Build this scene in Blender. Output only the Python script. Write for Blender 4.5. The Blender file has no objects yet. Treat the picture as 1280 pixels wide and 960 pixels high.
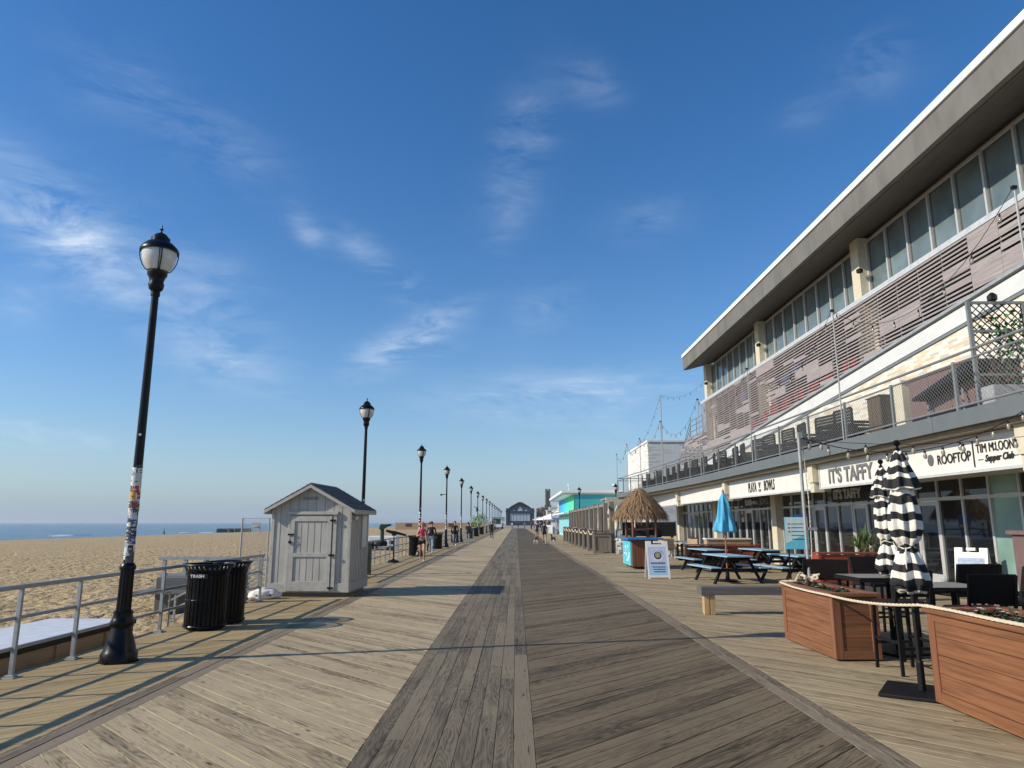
import bpy, bmesh, math, random
from mathutils import Vector, Matrix, noise as mnoise
random.seed(7)
R = math.radians; PI = math.pi
scene = bpy.context.scene
COL = scene.collection

# ------------------------------------------------------------------ materials
def newmat(name):
    m = bpy.data.materials.new(name); m.use_nodes = True
    nt = m.node_tree; b = nt.nodes['Principled BSDF']
    return m, nt, b
def N(nt, t, **kw):
    n = nt.nodes.new(t)
    for k, v in kw.items():
        if k.startswith('i_'): n.inputs[int(k[2:])].default_value = v
        else: setattr(n, k, v)
    return n
def L(nt, a, b): nt.links.new(a, b)
def ramp(nt, fac, stops, interp='LINEAR'):
    r = nt.nodes.new('ShaderNodeValToRGB'); r.color_ramp.interpolation = interp
    el = r.color_ramp.elements
    while len(el) < len(stops): el.new(0.5)
    for e, (p, c) in zip(el, stops):
        e.position = p; e.color = (c[0], c[1], c[2], 1) if len(c) == 3 else c
    L(nt, fac, r.inputs[0]); return r.outputs[0]
def mul(c, k): return tuple(min(1, x*k) for x in c)
MATS = {}
def mat(name, col, rough=.6, metal=0, var=.12, scale=6, bump=0.0, bscale=40, spec=.5, stretch=None, coat=0):
    """plain paint / stone / metal with uneven tone and a little relief"""
    if name in MATS: return MATS[name]
    m, nt, b = newmat(name)
    tc = N(nt, 'ShaderNodeTexCoord'); vec = tc.outputs['Object']
    if stretch:
        mp = N(nt, 'ShaderNodeMapping'); mp.inputs['Scale'].default_value = stretch
        L(nt, vec, mp.inputs[0]); vec = mp.outputs[0]
    n1 = N(nt, 'ShaderNodeTexNoise'); n1.inputs['Scale'].default_value = scale; n1.inputs['Detail'].default_value = 6
    n1.inputs['Roughness'].default_value = .62
    L(nt, vec, n1.inputs['Vector'])
    c = ramp(nt, n1.outputs[0], [(.25, mul(col, 1-var*1.6)), (.5, col), (.75, mul(col, 1+var))])
    L(nt, c, b.inputs['Base Color'])
    b.inputs['Roughness'].default_value = rough; b.inputs['Metallic'].default_value = metal
    b.inputs['Specular IOR Level'].default_value = spec
    b.inputs['Coat Weight'].default_value = coat
    rr = N(nt, 'ShaderNodeMapRange'); rr.inputs[3].default_value = max(0, rough-.1); rr.inputs[4].default_value = min(1, rough+.12)
    L(nt, n1.outputs[0], rr.inputs[0]); L(nt, rr.outputs[0], b.inputs['Roughness'])
    if bump:
        n2 = N(nt, 'ShaderNodeTexNoise'); n2.inputs['Scale'].default_value = bscale; n2.inputs['Detail'].default_value = 4
        L(nt, vec, n2.inputs['Vector'])
        bp = N(nt, 'ShaderNodeBump'); bp.inputs['Strength'].default_value = bump; bp.inputs['Distance'].default_value = .01
        L(nt, n2.outputs[0], bp.inputs['Height']); L(nt, bp.outputs[0], b.inputs['Normal'])
    MATS[name] = m; return m

def board_mat(name, light, mid, dark, crack=.8):
    """weathered plank: grain along UV.x, own tone per board from the 'brd' attribute"""
    m, nt, b = newmat(name)
    uv = N(nt, 'ShaderNodeUVMap'); at = N(nt, 'ShaderNodeAttribute', attribute_name='brd')
    sep = N(nt, 'ShaderNodeSeparateColor'); L(nt, at.outputs['Color'], sep.inputs[0])
    off = N(nt, 'ShaderNodeVectorMath', operation='SCALE'); L(nt, at.outputs['Color'], off.inputs[0]); off.inputs['Scale'].default_value = 60
    def stretched(sx, sy):
        mp = N(nt, 'ShaderNodeVectorMath', operation='MULTIPLY'); L(nt, uv.outputs[0], mp.inputs[0]); mp.inputs[1].default_value = (sx, sy, 1)
        ad = N(nt, 'ShaderNodeVectorMath', operation='ADD'); L(nt, mp.outputs[0], ad.inputs[0]); L(nt, off.outputs[0], ad.inputs[1])
        return ad.outputs[0]
    g = N(nt, 'ShaderNodeTexNoise'); g.inputs['Scale'].default_value = 1; g.inputs['Detail'].default_value = 8; g.inputs['Roughness'].default_value = .65
    g.inputs['Distortion'].default_value = .6
    L(nt, stretched(1.6, 42), g.inputs['Vector'])
    wn_ = N(nt, 'ShaderNodeTexNoise'); wn_.inputs['Scale'].default_value = 1; wn_.inputs['Detail'].default_value = 1.2; wn_.inputs['Roughness'].default_value = .35
    L(nt, stretched(.9, 7.5), wn_.inputs['Vector'])
    wm = N(nt, 'ShaderNodeMath', operation='MULTIPLY'); L(nt, wn_.outputs[0], wm.inputs[0]); wm.inputs[1].default_value = 95
    wsn = N(nt, 'ShaderNodeMath', operation='SINE'); L(nt, wm.outputs[0], wsn.inputs[0])
    w = N(nt, 'ShaderNodeMapRange'); w.inputs[1].default_value = -1; w.inputs[2].default_value = 1; L(nt, wsn.outputs[0], w.inputs[0])
    big = N(nt, 'ShaderNodeTexNoise'); big.inputs['Scale'].default_value = 1; big.inputs['Detail'].default_value = 3
    L(nt, stretched(1.1, 4), big.inputs['Vector'])
    mx = N(nt, 'ShaderNodeMath', operation='MULTIPLY_ADD'); L(nt, w.outputs[0], mx.inputs[0]); mx.inputs[1].default_value = .20
    L(nt, g.outputs[0], mx.inputs[2])
    mx2 = N(nt, 'ShaderNodeMath', operation='MULTIPLY_ADD'); L(nt, big.outputs[0], mx2.inputs[0]); mx2.inputs[1].default_value = .58; L(nt, mx.outputs[0], mx2.inputs[2])
    tone = N(nt, 'ShaderNodeMath', operation='MULTIPLY_ADD'); L(nt, sep.outputs[0], tone.inputs[0]); tone.inputs[1].default_value = .34; L(nt, mx2.outputs[0], tone.inputs[2])
    c = ramp(nt, tone.outputs[0], [(.55, dark), (.9, mid), (1.25/1.3, light)])
    # ramp input is clamped at 1: rescale first
    sc = N(nt, 'ShaderNodeMath', operation='MULTIPLY'); L(nt, tone.outputs[0], sc.inputs[0]); sc.inputs[1].default_value = .76
    c = ramp(nt, sc.outputs[0], [(.47, dark), (.64, mid), (.86, light)])
    # fine cracks and knots
    ck = N(nt, 'ShaderNodeTexNoise'); ck.inputs['Scale'].default_value = 1; ck.inputs['Detail'].default_value = 3
    L(nt, stretched(2.6, 75), ck.inputs['Vector'])
    ckm = ramp(nt, ck.outputs[0], [(.30, (1, 1, 1)), (.36, (0, 0, 0))])
    kn = N(nt, 'ShaderNodeTexVoronoi'); kn.inputs['Scale'].default_value = 1
    L(nt, stretched(2.6, 8), kn.inputs['Vector'])
    knm = ramp(nt, kn.outputs['Distance'], [(.05, (1, 1, 1)), (.16, (0, 0, 0))])
    kr = N(nt, 'ShaderNodeSeparateColor'); L(nt, kn.outputs['Color'], kr.inputs[0])
    kgate = N(nt, 'ShaderNodeMath', operation='GREATER_THAN'); L(nt, kr.outputs[0], kgate.inputs[0]); kgate.inputs[1].default_value = .62
    kk = N(nt, 'ShaderNodeMath', operation='MULTIPLY'); L(nt, knm, kk.inputs[0]); L(nt, kgate.outputs[0], kk.inputs[1])
    mm = N(nt, 'ShaderNodeMath', operation='MAXIMUM'); L(nt, ckm, mm.inputs[0]); L(nt, kk.outputs[0], mm.inputs[1])
    ms = N(nt, 'ShaderNodeMath', operation='MULTIPLY'); L(nt, mm.outputs[0], ms.inputs[0]); ms.inputs[1].default_value = crack
    mix = N(nt, 'ShaderNodeMix', data_type='RGBA'); L(nt, ms.outputs[0], mix.inputs[0]); L(nt, c, mix.inputs[6]); mix.inputs[7].default_value = (*mul(dark, .35), 1)
    # weathering patches in the place itself (not per board)
    tc = N(nt, 'ShaderNodeTexCoord'); wn = N(nt, 'ShaderNodeTexNoise'); wn.inputs['Scale'].default_value = .55; wn.inputs['Detail'].default_value = 5
    L(nt, tc.outputs['Object'], wn.inputs['Vector'])
    wr = ramp(nt, wn.outputs[0], [(.3, (.8, .79, .78)), (.7, (1.0, 1.0, 1.0))])
    m3 = N(nt, 'ShaderNodeMix', data_type='RGBA', blend_type='MULTIPLY'); m3.inputs[0].default_value = 1
    L(nt, mix.outputs[2], m3.inputs[6]); L(nt, wr, m3.inputs[7])
    L(nt, m3.outputs[2], b.inputs['Base Color'])
    b.inputs['Roughness'].default_value = .78; b.inputs['Specular IOR Level'].default_value = .3
    hs = N(nt, 'ShaderNodeMath', operation='SUBTRACT'); L(nt, mx.outputs[0], hs.inputs[0]); L(nt, ms.outputs[0], hs.inputs[1])
    bp = N(nt, 'ShaderNodeBump'); bp.inputs['Strength'].default_value = .55; bp.inputs['Distance'].default_value = .004
    L(nt, hs.outputs[0], bp.inputs['Height']); L(nt, bp.outputs[0], b.inputs['Normal'])
    MATS[name] = m; return m

def wood_mat(name, light, dark, axis='y', rough=.55, plank=None):
    """planked or solid timber on an object; grain along one axis; optional plank joints every `plank` m in z"""
    if name in MATS: return MATS[name]
    m, nt, b = newmat(name)
    tc = N(nt, 'ShaderNodeTexCoord'); mp = N(nt, 'ShaderNodeMapping')
    s = {'x': (1.2, 22, 30), 'y': (22, 1.2, 30), 'z': (26, 26, 1.2)}[axis]
    mp.inputs['Scale'].default_value = s
    L(nt, tc.outputs['Object'], mp.inputs[0])
    g = N(nt, 'ShaderNodeTexNoise'); g.inputs['Scale'].default_value = 1; g.inputs['Detail'].default_value = 7; g.inputs['Roughness'].default_value = .6; g.inputs['Distortion'].default_value = .4
    L(nt, mp.outputs[0], g.inputs['Vector'])
    f = g.outputs[0]
    c = ramp(nt, f, [(.32, dark), (.68, light)])
    L(nt, c, b.inputs['Base Color']); b.inputs['Roughness'].default_value = rough
    bp = N(nt, 'ShaderNodeBump'); bp.inputs['Strength'].default_value = .3; bp.inputs['Distance'].default_value = .003
    L(nt, f, bp.inputs['Height']); L(nt, bp.outputs[0], b.inputs['Normal'])
    MATS[name] = m; return m

def brick_mat(name, cols, mortar, sx=.42, sz=.075, axis='yz'):
    m, nt, b = newmat(name)
    tc = N(nt, 'ShaderNodeTexCoord'); sp = N(nt, 'ShaderNodeSeparateXYZ'); L(nt, tc.outputs['Object'], sp.inputs[0])
    ad = N(nt, 'ShaderNodeMath', operation='ADD'); L(nt, sp.outputs[0], ad.inputs[0]); L(nt, sp.outputs[1], ad.inputs[1])
    cb = N(nt, 'ShaderNodeCombineXYZ'); L(nt, ad.outputs[0], cb.inputs[0]); L(nt, sp.outputs[2], cb.inputs[1])
    br = N(nt, 'ShaderNodeTexBrick'); br.inputs['Scale'].default_value = 1; br.inputs['Brick Width'].default_value = sx; br.inputs['Row Height'].default_value = sz
    br.inputs['Mortar Size'].default_value = .004; br.inputs['Color1'].default_value = (0, 0, 0, 1); br.inputs['Color2'].default_value = (1, 1, 1, 1); br.inputs['Mortar'].default_value = (.5, .5, .5, 1)
    L(nt, cb.outputs[0], br.inputs['Vector'])
    c = ramp(nt, br.outputs['Color'], cols, 'CONSTANT')
    mx = N(nt, 'ShaderNodeMix', data_type='RGBA'); L(nt, br.outputs['Fac'], mx.inputs[0]); L(nt, c, mx.inputs[6]); mx.inputs[7].default_value = (*mortar, 1)
    L(nt, mx.outputs[2], b.inputs['Base Color']); b.inputs['Roughness'].default_value = .8
    bp = N(nt, 'ShaderNodeBump'); bp.inputs['Strength'].default_value = .4; bp.inputs['Distance'].default_value = .006; bp.invert = True
    L(nt, br.outputs['Fac'], bp.inputs['Height']); L(nt, bp.outputs[0], b.inputs['Normal'])
    MATS[name] = m; return m

# weathered decks; left lighter, right darker: shading by board direction put into base colour
M_left = board_mat('deck_left_boards', (.46, .37, .228), (.275, .215, .128), (.085, .064, .038))
M_new = board_mat('deck_newer_boards', (.44, .335, .17), (.33, .24, .115), (.15, .105, .05), .35)
M_right = board_mat('deck_right_boards', (.19, .146, .086), (.088, .066, .038), (.028, .02, .011))
M_strip = board_mat('deck_strip_boards', (.225, .184, .122), (.13, .104, .068), (.052, .041, .027))
M_patio = board_mat('deck_patio_boards', (.38, .30, .18), (.225, .174, .10), (.068, .05, .029))
M_border = board_mat('deck_border_boards', (.25, .205, .14), (.145, .115, .077), (.06, .047, .032))

M_black = mat('black_gloss_paint', (.004, .004, .004), .3, var=.3, spec=.25)
M_blackm = mat('black_powder_coat', (.008, .008, .0085), .45, var=.25, spec=.3)
M_steel = mat('galvanised_steel', (.36, .37, .355), .5, .25, var=.12, scale=14)
M_greysteel = mat('grey_painted_steel', (.20, .215, .22), .45, .1, var=.1)
M_shed = mat('shed_grey_paint', (.47, .45, .395), .65, var=.16, scale=4, bump=.25, bscale=60, stretch=(1, 1, .25))
M_trim = mat('shed_trim_paint', (.45, .435, .385), .6, var=.14, scale=7)
M_white = mat('white_paint', (.80, .80, .78), .5, var=.04)
M_offwhite = mat('cream_sign_panel', (.72, .70, .64), .5, var=.05, scale=2)
M_cream = mat('cream_stucco', (.60, .55, .41), .85, var=.08, bump=.3, bscale=70)
M_fascia = mat('roof_fascia_taupe', (.155, .152, .135), .85, var=.2, scale=1.3, stretch=(1, 1, .35), bump=.4, bscale=50)
M_soffit = mat('brown_soffit', (.125, .098, .075), .7, var=.35, scale=3, stretch=(9, .4, 1))
M_slat = wood_mat('mauve_wood_slat', (.39, .345, .33), (.25, .215, .205), 'y', .7)
M_slab = mat('slab_grey_paint', (.13, .148, .152), .6, var=.07, scale=2)
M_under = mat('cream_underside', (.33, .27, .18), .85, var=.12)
M_frame = mat('window_frame_silver', (.60, .60, .58), .4, .3, var=.06)
M_conc = mat('pale_concrete', (.62, .63, .61), .8, var=.07, scale=2)
M_dark = mat('dark_interior', (.02, .02, .02), .8)
M_red = mat('red_fabric', (.45, .015, .02), .7)
M_bluep = mat('blue_panel', (.03, .08, .25), .6)
M_redwood = wood_mat('red_stained_wood', (.34, .065, .03), (.20, .035, .018), 'x', .45)
M_comp = wood_mat('brown_composite_y', (.285, .122, .054), (.145, .06, .027), 'y', .42)
M_compx = wood_mat('brown_composite_x', (.285, .122, .054), (.145, .06, .027), 'x', .42)
M_rawood = wood_mat('raw_pine', (.55, .38, .19), (.40, .25, .11), 'z', .6)
M_greyboard = wood_mat('grey_painted_board', (.15, .145, .135), (.09, .085, .08), 'x', .5)
M_weather = wood_mat('weathered_grey_wood', (.30, .26, .205), (.15, .125, .095), 'z', .8)
M_bluetop = mat('light_blue_tabletop', (.28, .43, .53), .5, var=.15, scale=5, stretch=(5, 1, 1))
M_tablegrey = mat('charcoal_table_frame', (.011, .0115, .013), .8, var=.2, spec=.12)
M_rope = mat('pale_rope', (.66, .56, .40), .9, var=.2, scale=60, bump=.6, bscale=120)
M_soil = mat('dark_soil', (.03, .02, .015), .95, bump=.8)
M_green = mat('leaf_green', (.025, .055, .02), .6, var=.35, scale=20)
M_yucca = mat('yucca_leaf', (.10, .16, .04), .5, var=.35, scale=15)
M_bark = mat('pale_bark', (.30, .22, .14), .85)
M_pink = mat('magenta_petals', (.45, .03, .12), .6)
M_petalw = mat('white_petals', (.75, .62, .62), .6)
M_thatch = wood_mat('dry_thatch', (.48, .31, .16), (.12, .07, .035), 'z', .9)
M_cedar = wood_mat('cedar_post', (.22, .085, .035), (.12, .045, .02), 'z', .55)
M_bluecounter = mat('blue_counter', (.03, .16, .42), .45)
M_aqua = mat('aqua_print', (.10, .52, .62), .5)
M_paleblue = mat('pale_blue_print', (.42, .62, .80), .5, var=.05)
M_bluecanvas = mat('blue_canvas', (.08, .40, .60), .75, var=.12, bump=.3)
M_creamcanvas = mat('cream_canvas', (.62, .57, .46), .85, bump=.3)
M_canw = mat('canvas_white', (.74, .70, .60), .85, var=.06, bump=.3)
M_canb = mat('canvas_black', (.014, .014, .016), .8, bump=.3)
M_polewood = mat('orange_wood_pole', (.36, .12, .06), .5)
M_wicker = mat('dark_wicker', (.016, .011, .010), .6, spec=.2, var=.4, scale=60, bump=1, bscale=90)
M_wicker2 = mat('grey_wicker', (.07, .066, .062), .6, var=.4, scale=60, bump=1, bscale=90)
M_tabletop = mat('grey_slat_tabletop', (.22, .21, .185), .55, var=.15)
M_brownbox = mat('brown_cabinet', (.17, .105, .095), .6, var=.1)
M_umber = mat('umber_panel', (.10, .07, .04), .6)
M_beige = mat('beige_chair_wicker', (.38, .28, .17), .7, var=.2)
M_tealwall = mat('teal_wall_paint', (.06, .42, .46), .7, var=.06)
M_cyanwall = mat('cyan_wall_paint', (.16, .56, .62), .7, var=.06)
M_hall = mat('dark_blue_iron', (.025, .032, .045), .7)
M_hallglass = mat('pale_hall_glazing', (.42, .50, .55), .3)  # brightness of the sky in the panes put into the base colour
M_hallbrick = mat('brown_hall_brick', (.17, .10, .07), .9)
M_chim = mat('sooty_concrete', (.12, .11, .10), .9, var=.2)
M_far = mat('far_cream_render', (.48, .45, .38), .9)
M_far2 = mat('far_grey_render', (.30, .31, .31), .9)
M_shingle = mat('asphalt_shingle', (.07, .072, .075), .9, var=.4, scale=16, bump=.5)
M_bulb = mat('clear_bulb', (.34, .31, .24), .1)
M_globe = mat('frosted_globe', (.62, .60, .56), .22, var=.05, coat=.4)
M_bagw = mat('white_sandbag', (.72, .70, .66), .8, bump=.6)
M_tanwall = mat('tan_plywood', (.42, .27, .15), .8)
M_skin = mat('skin', (.50, .27, .18), .55, var=.05)
M_skin2 = mat('tan_skin', (.32, .16, .10), .55, var=.05)
M_hair = mat('dark_hair', (.02, .014, .01), .6)
M_navy = mat('navy_cloth', (.012, .016, .028), .85)
M_blk = mat('black_cloth', (.010, .010, .011), .85)
M_hotpink = mat('hot_pink_cloth', (.62, .02, .10), .7)
M_capp = mat('coral_cap', (.75, .12, .12), .7)
M_jean = mat('pale_jeans', (.22, .30, .40), .85)
M_grey = mat('grey_cloth', (.22, .23, .24), .85)
M_shoe = mat('white_shoe', (.72, .72, .74), .5)
M_furt = mat('tan_fur', (.30, .19, .10), .9, var=.3, scale=12)
M_furd = mat('dark_fur', (.05, .04, .03), .9)
M_furw = mat('pale_fur', (.55, .5, .42), .9)
M_greenv = mat('dark_green_panel', (.02, .09, .05), .4)
M_lime = mat('lime_leaf', (.22, .36, .05), .6, var=.3, scale=9)
M_viewer = mat('viewer_green_paint', (.03, .055, .045), .35)
M_tyre = mat('rubber', (.02, .02, .02), .8)
M_ac = mat('ac_grey', (.35, .36, .36), .5)
M_gapshade = mat('deck_joist_shadow', (.02, .016, .012), .9)

def glass_mat(name, col, rough=.04):
    m, nt, b = newmat(name)
    tc = N(nt, 'ShaderNodeTexCoord'); n1 = N(nt, 'ShaderNodeTexNoise'); n1.inputs['Scale'].default_value = .9
    L(nt, tc.outputs['Object'], n1.inputs['Vector'])
    c = ramp(nt, n1.outputs[0], [(.3, mul(col, .7)), (.7, mul(col, 1.25))]); L(nt, c, b.inputs['Base Color'])
    b.inputs['Roughness'].default_value = rough; b.inputs['Specular IOR Level'].default_value = .7
    bp = N(nt, 'ShaderNodeBump'); bp.inputs['Strength'].default_value = .03; bp.inputs['Distance'].default_value = .05
    L(nt, n1.outputs[0], bp.inputs['Height']); L(nt, bp.outputs[0], b.inputs['Normal'])
    MATS[name] = m; return m
M_blind = glass_mat('glass_over_blinds', (.13, .175, .18), .12)
M_shopglass = glass_mat('dark_shop_glass', (.012, .014, .016), .03)
M_greenglass = glass_mat('frosted_green_glass', (.22, .36, .31), .25)
M_brick = brick_mat('cream_long_brick', [(0, (.72, .66, .52)), (.28, (.66, .56, .40)), (.42, (.76, .72, .62)), (.66, (.50, .49, .44)), (.76, (.72, .68, .58)), (.9, (.60, .48, .33))], (.70, .66, .55))
M_wbrick = brick_mat('whitewashed_brick', [(0, (.70, .69, .63)), (.4, (.58, .56, .51)), (.7, (.74, .73, .67))], (.42, .41, .37), .7, .12)

# ------------------------------------------------------------------ mesh builder
class MB:
    def __init__(s): s.v = []; s.f = []; s.mi = []; s.cur = 0
    def add(s, vs, fs):
        o = len(s.v); s.v += [tuple(v) for v in vs]; s.f += [tuple(i+o for i in f) for f in fs]; s.mi += [s.cur]*len(fs)
        return s
    def bb(s, x0, x1, y0, y1, z0, z1, M=None):
        vs = [Vector(p) for p in ((x0,y0,z0),(x1,y0,z0),(x1,y1,z0),(x0,y1,z0),(x0,y0,z1),(x1,y0,z1),(x1,y1,z1),(x0,y1,z1))]
        if M: vs = [M @ v for v in vs]
        return s.add(vs, [(0,3,2,1),(4,5,6,7),(0,1,5,4),(1,2,6,5),(2,3,7,6),(3,0,4,7)])
    def box(s, c, d, rz=0, M=None):
        m = Matrix.Translation(c) @ Matrix.Rotation(rz, 4, 'Z')
        if M: m = M @ m
        return s.bb(-d[0]/2, d[0]/2, -d[1]/2, d[1]/2, -d[2]/2, d[2]/2, m)
    def bar(s, p, q, w, h, up=(0,0,1)):
        p = Vector(p); q = Vector(q); d = q-p; l = d.length
        if l < 1e-6: return s
        y = d/l; u = Vector(up)
        if abs(y.dot(u)) > .99: u = Vector((0,1,0)) if abs(y.y) < .9 else Vector((1,0,0))
        x = y.cross(u).normalized(); z = x.cross(y)
        m = Matrix((( x.x,y.x,z.x,p.x),(x.y,y.y,z.y,p.y),(x.z,y.z,z.z,p.z),(0,0,0,1)))
        return s.bb(-w/2, w/2, 0, l, -h/2, h/2, m)
    def tube(s, pts, r, n=8, cap=True):
        pts = [Vector(p) for p in pts]; rings = []
        rr = r if isinstance(r, (list, tuple)) else [r]*len(pts)
        prev = None
        for i, p in enumerate(pts):
            d = (pts[min(i+1, len(pts)-1)]-pts[max(i-1, 0)]).normalized()
            if prev is None:
                a = Vector((0,0,1)) if abs(d.z) < .9 else Vector((1,0,0))
                x = d.cross(a).normalized()
            else:
                x = (prev - d*prev.dot(d)).normalized()
            prev = x; y = d.cross(x)
            rings.append([p + (x*math.cos(2*PI*k/n)+y*math.sin(2*PI*k/n))*rr[i] for k in range(n)])
        vs = [v for g in rings for v in g]; fs = []
        for i in range(len(pts)-1):
            for k in range(n):
                a = i*n+k; b_ = i*n+(k+1) % n; fs.append((a, b_, b_+n, a+n))
        if cap: fs.append(tuple(range(n-1, -1, -1))); fs.append(tuple((len(pts)-1)*n+k for k in range(n)))
        return s.add(vs, fs)
    def lathe(s, prof, n=20, c=(0,0,0), flute=0, nf=0):
        vs = []; fs = []
        for r, z in prof:
            for k in range(n):
                a = 2*PI*k/n; rr = r
                if flute: rr = r*(1-flute*(.5-.5*math.cos(nf*a)))
                vs.append((c[0]+rr*math.cos(a), c[1]+rr*math.sin(a), c[2]+z))
        for i in range(len(prof)-1):
            for k in range(n):
                a = i*n+k; b_ = i*n+(k+1) % n; fs.append((a, b_, b_+n, a+n))
        fs.append(tuple(range(n-1, -1, -1))); fs.append(tuple((len(prof)-1)*n+k for k in range(n)))
        return s.add(vs, fs)
    def prism(s, poly, axis, a, b):
        """poly: 2D points; axis the extrusion axis"""
        def P(u, v, t): return {'x': (t,u,v), 'y': (u,t,v), 'z': (u,v,t)}[axis]
        n = len(poly)
        vs = [P(u, v, a) for u, v in poly]+[P(u, v, b) for u, v in poly]
        fs = [tuple(range(n)), tuple(range(2*n-1, n-1, -1))]+[(i, i+n, (i+1) % n+n, (i+1) % n) for i in range(n)]
        return s.add(vs, fs)
    def build(s, name, m, parent=None, bevel=0, smooth=False, loc=None, fixn=True):
        me = bpy.data.meshes.new(name); me.from_pydata(s.v, [], s.f)
        ml = m if isinstance(m, (list, tuple)) else [m]
        for x in ml: me.materials.append(x)
        if len(ml) > 1: me.polygons.foreach_set('material_index', s.mi)
        if fixn:
            b_ = bmesh.new(); b_.from_mesh(me); bmesh.ops.recalc_face_normals(b_, faces=b_.faces); b_.to_mesh(me); b_.free()
        if smooth:
            me.shade_smooth()
            me.set_sharp_from_angle(angle=R(38))
        me.update()
        o = bpy.data.objects.new(name, me); COL.objects.link(o)
        if parent: o.parent = parent
        if loc: o.location = loc
        if bevel:
            bm_ = o.modifiers.new('bevel', 'BEVEL'); bm_.width = bevel; bm_.segments = 2; bm_.limit_method = 'ANGLE'; bm_.angle_limit = R(50)
        return o

def tag(o, label=None, cat=None, group=None, kind=None):
    if label: o['label'] = label
    if cat: o['category'] = cat
    if group: o['group'] = group
    if kind: o['kind'] = kind
    return o
def thing(name, label, cat, loc=(0,0,0), rz=0, group=None):
    o = bpy.data.objects.new(name, None); COL.objects.link(o); o.empty_display_size = .2
    o.location = loc; o.rotation_euler = (0,0,rz)
    return tag(o, label, cat, group)
KIDS = {}
def copy_tree(o, parent=None):
    c = o.copy(); COL.objects.link(c)
    if parent: c.parent = parent
    for ch in list(o.children): copy_tree(ch, c)
    return c
def dup(root, loc, rz=None, label=None, group=None):
    c = copy_tree(root); c.location = loc
    if rz is not None: c.rotation_euler = (0,0,rz)
    if label: c['label'] = label
    if group: c['group'] = group
    return c
def text(body, size, m, parent, origin, xdir, ydir, sx=1, depth=.012, bold=.0, name='lettering', align='LEFT'):
    """mesh lettering whose baseline runs along xdir from origin"""
    cu = bpy.data.curves.new('t', 'FONT'); cu.body = body; cu.size = size; cu.extrude = depth/2; cu.offset = bold; cu.align_x = align
    cu.resolution_u = 4
    to = bpy.data.objects.new('t', cu); COL.objects.link(to)
    me = bpy.data.meshes.new_from_object(to.evaluated_get(bpy.context.evaluated_depsgraph_get()))
    bpy.data.objects.remove(to); bpy.data.curves.remove(cu)
    x = Vector(xdir).normalized(); y = Vector(ydir).normalized(); z = x.cross(y)
    o0 = Vector(origin)
    for v in me.vertices:
        p = v.co; v.co = o0 + x*(p.x*sx) + y*p.y + z*p.z
    me.materials.clear(); me.materials.append(m); me.name = name
    o = bpy.data.objects.new(name, me); COL.objects.link(o)
    if parent: o.parent = parent
    return o
def sag(p, q, s, n=14):
    p = Vector(p); q = Vector(q)
    return [p.lerp(q, i/n) - Vector((0,0,s*4*(i/n)*(1-i/n))) for i in range(n+1)]


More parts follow.
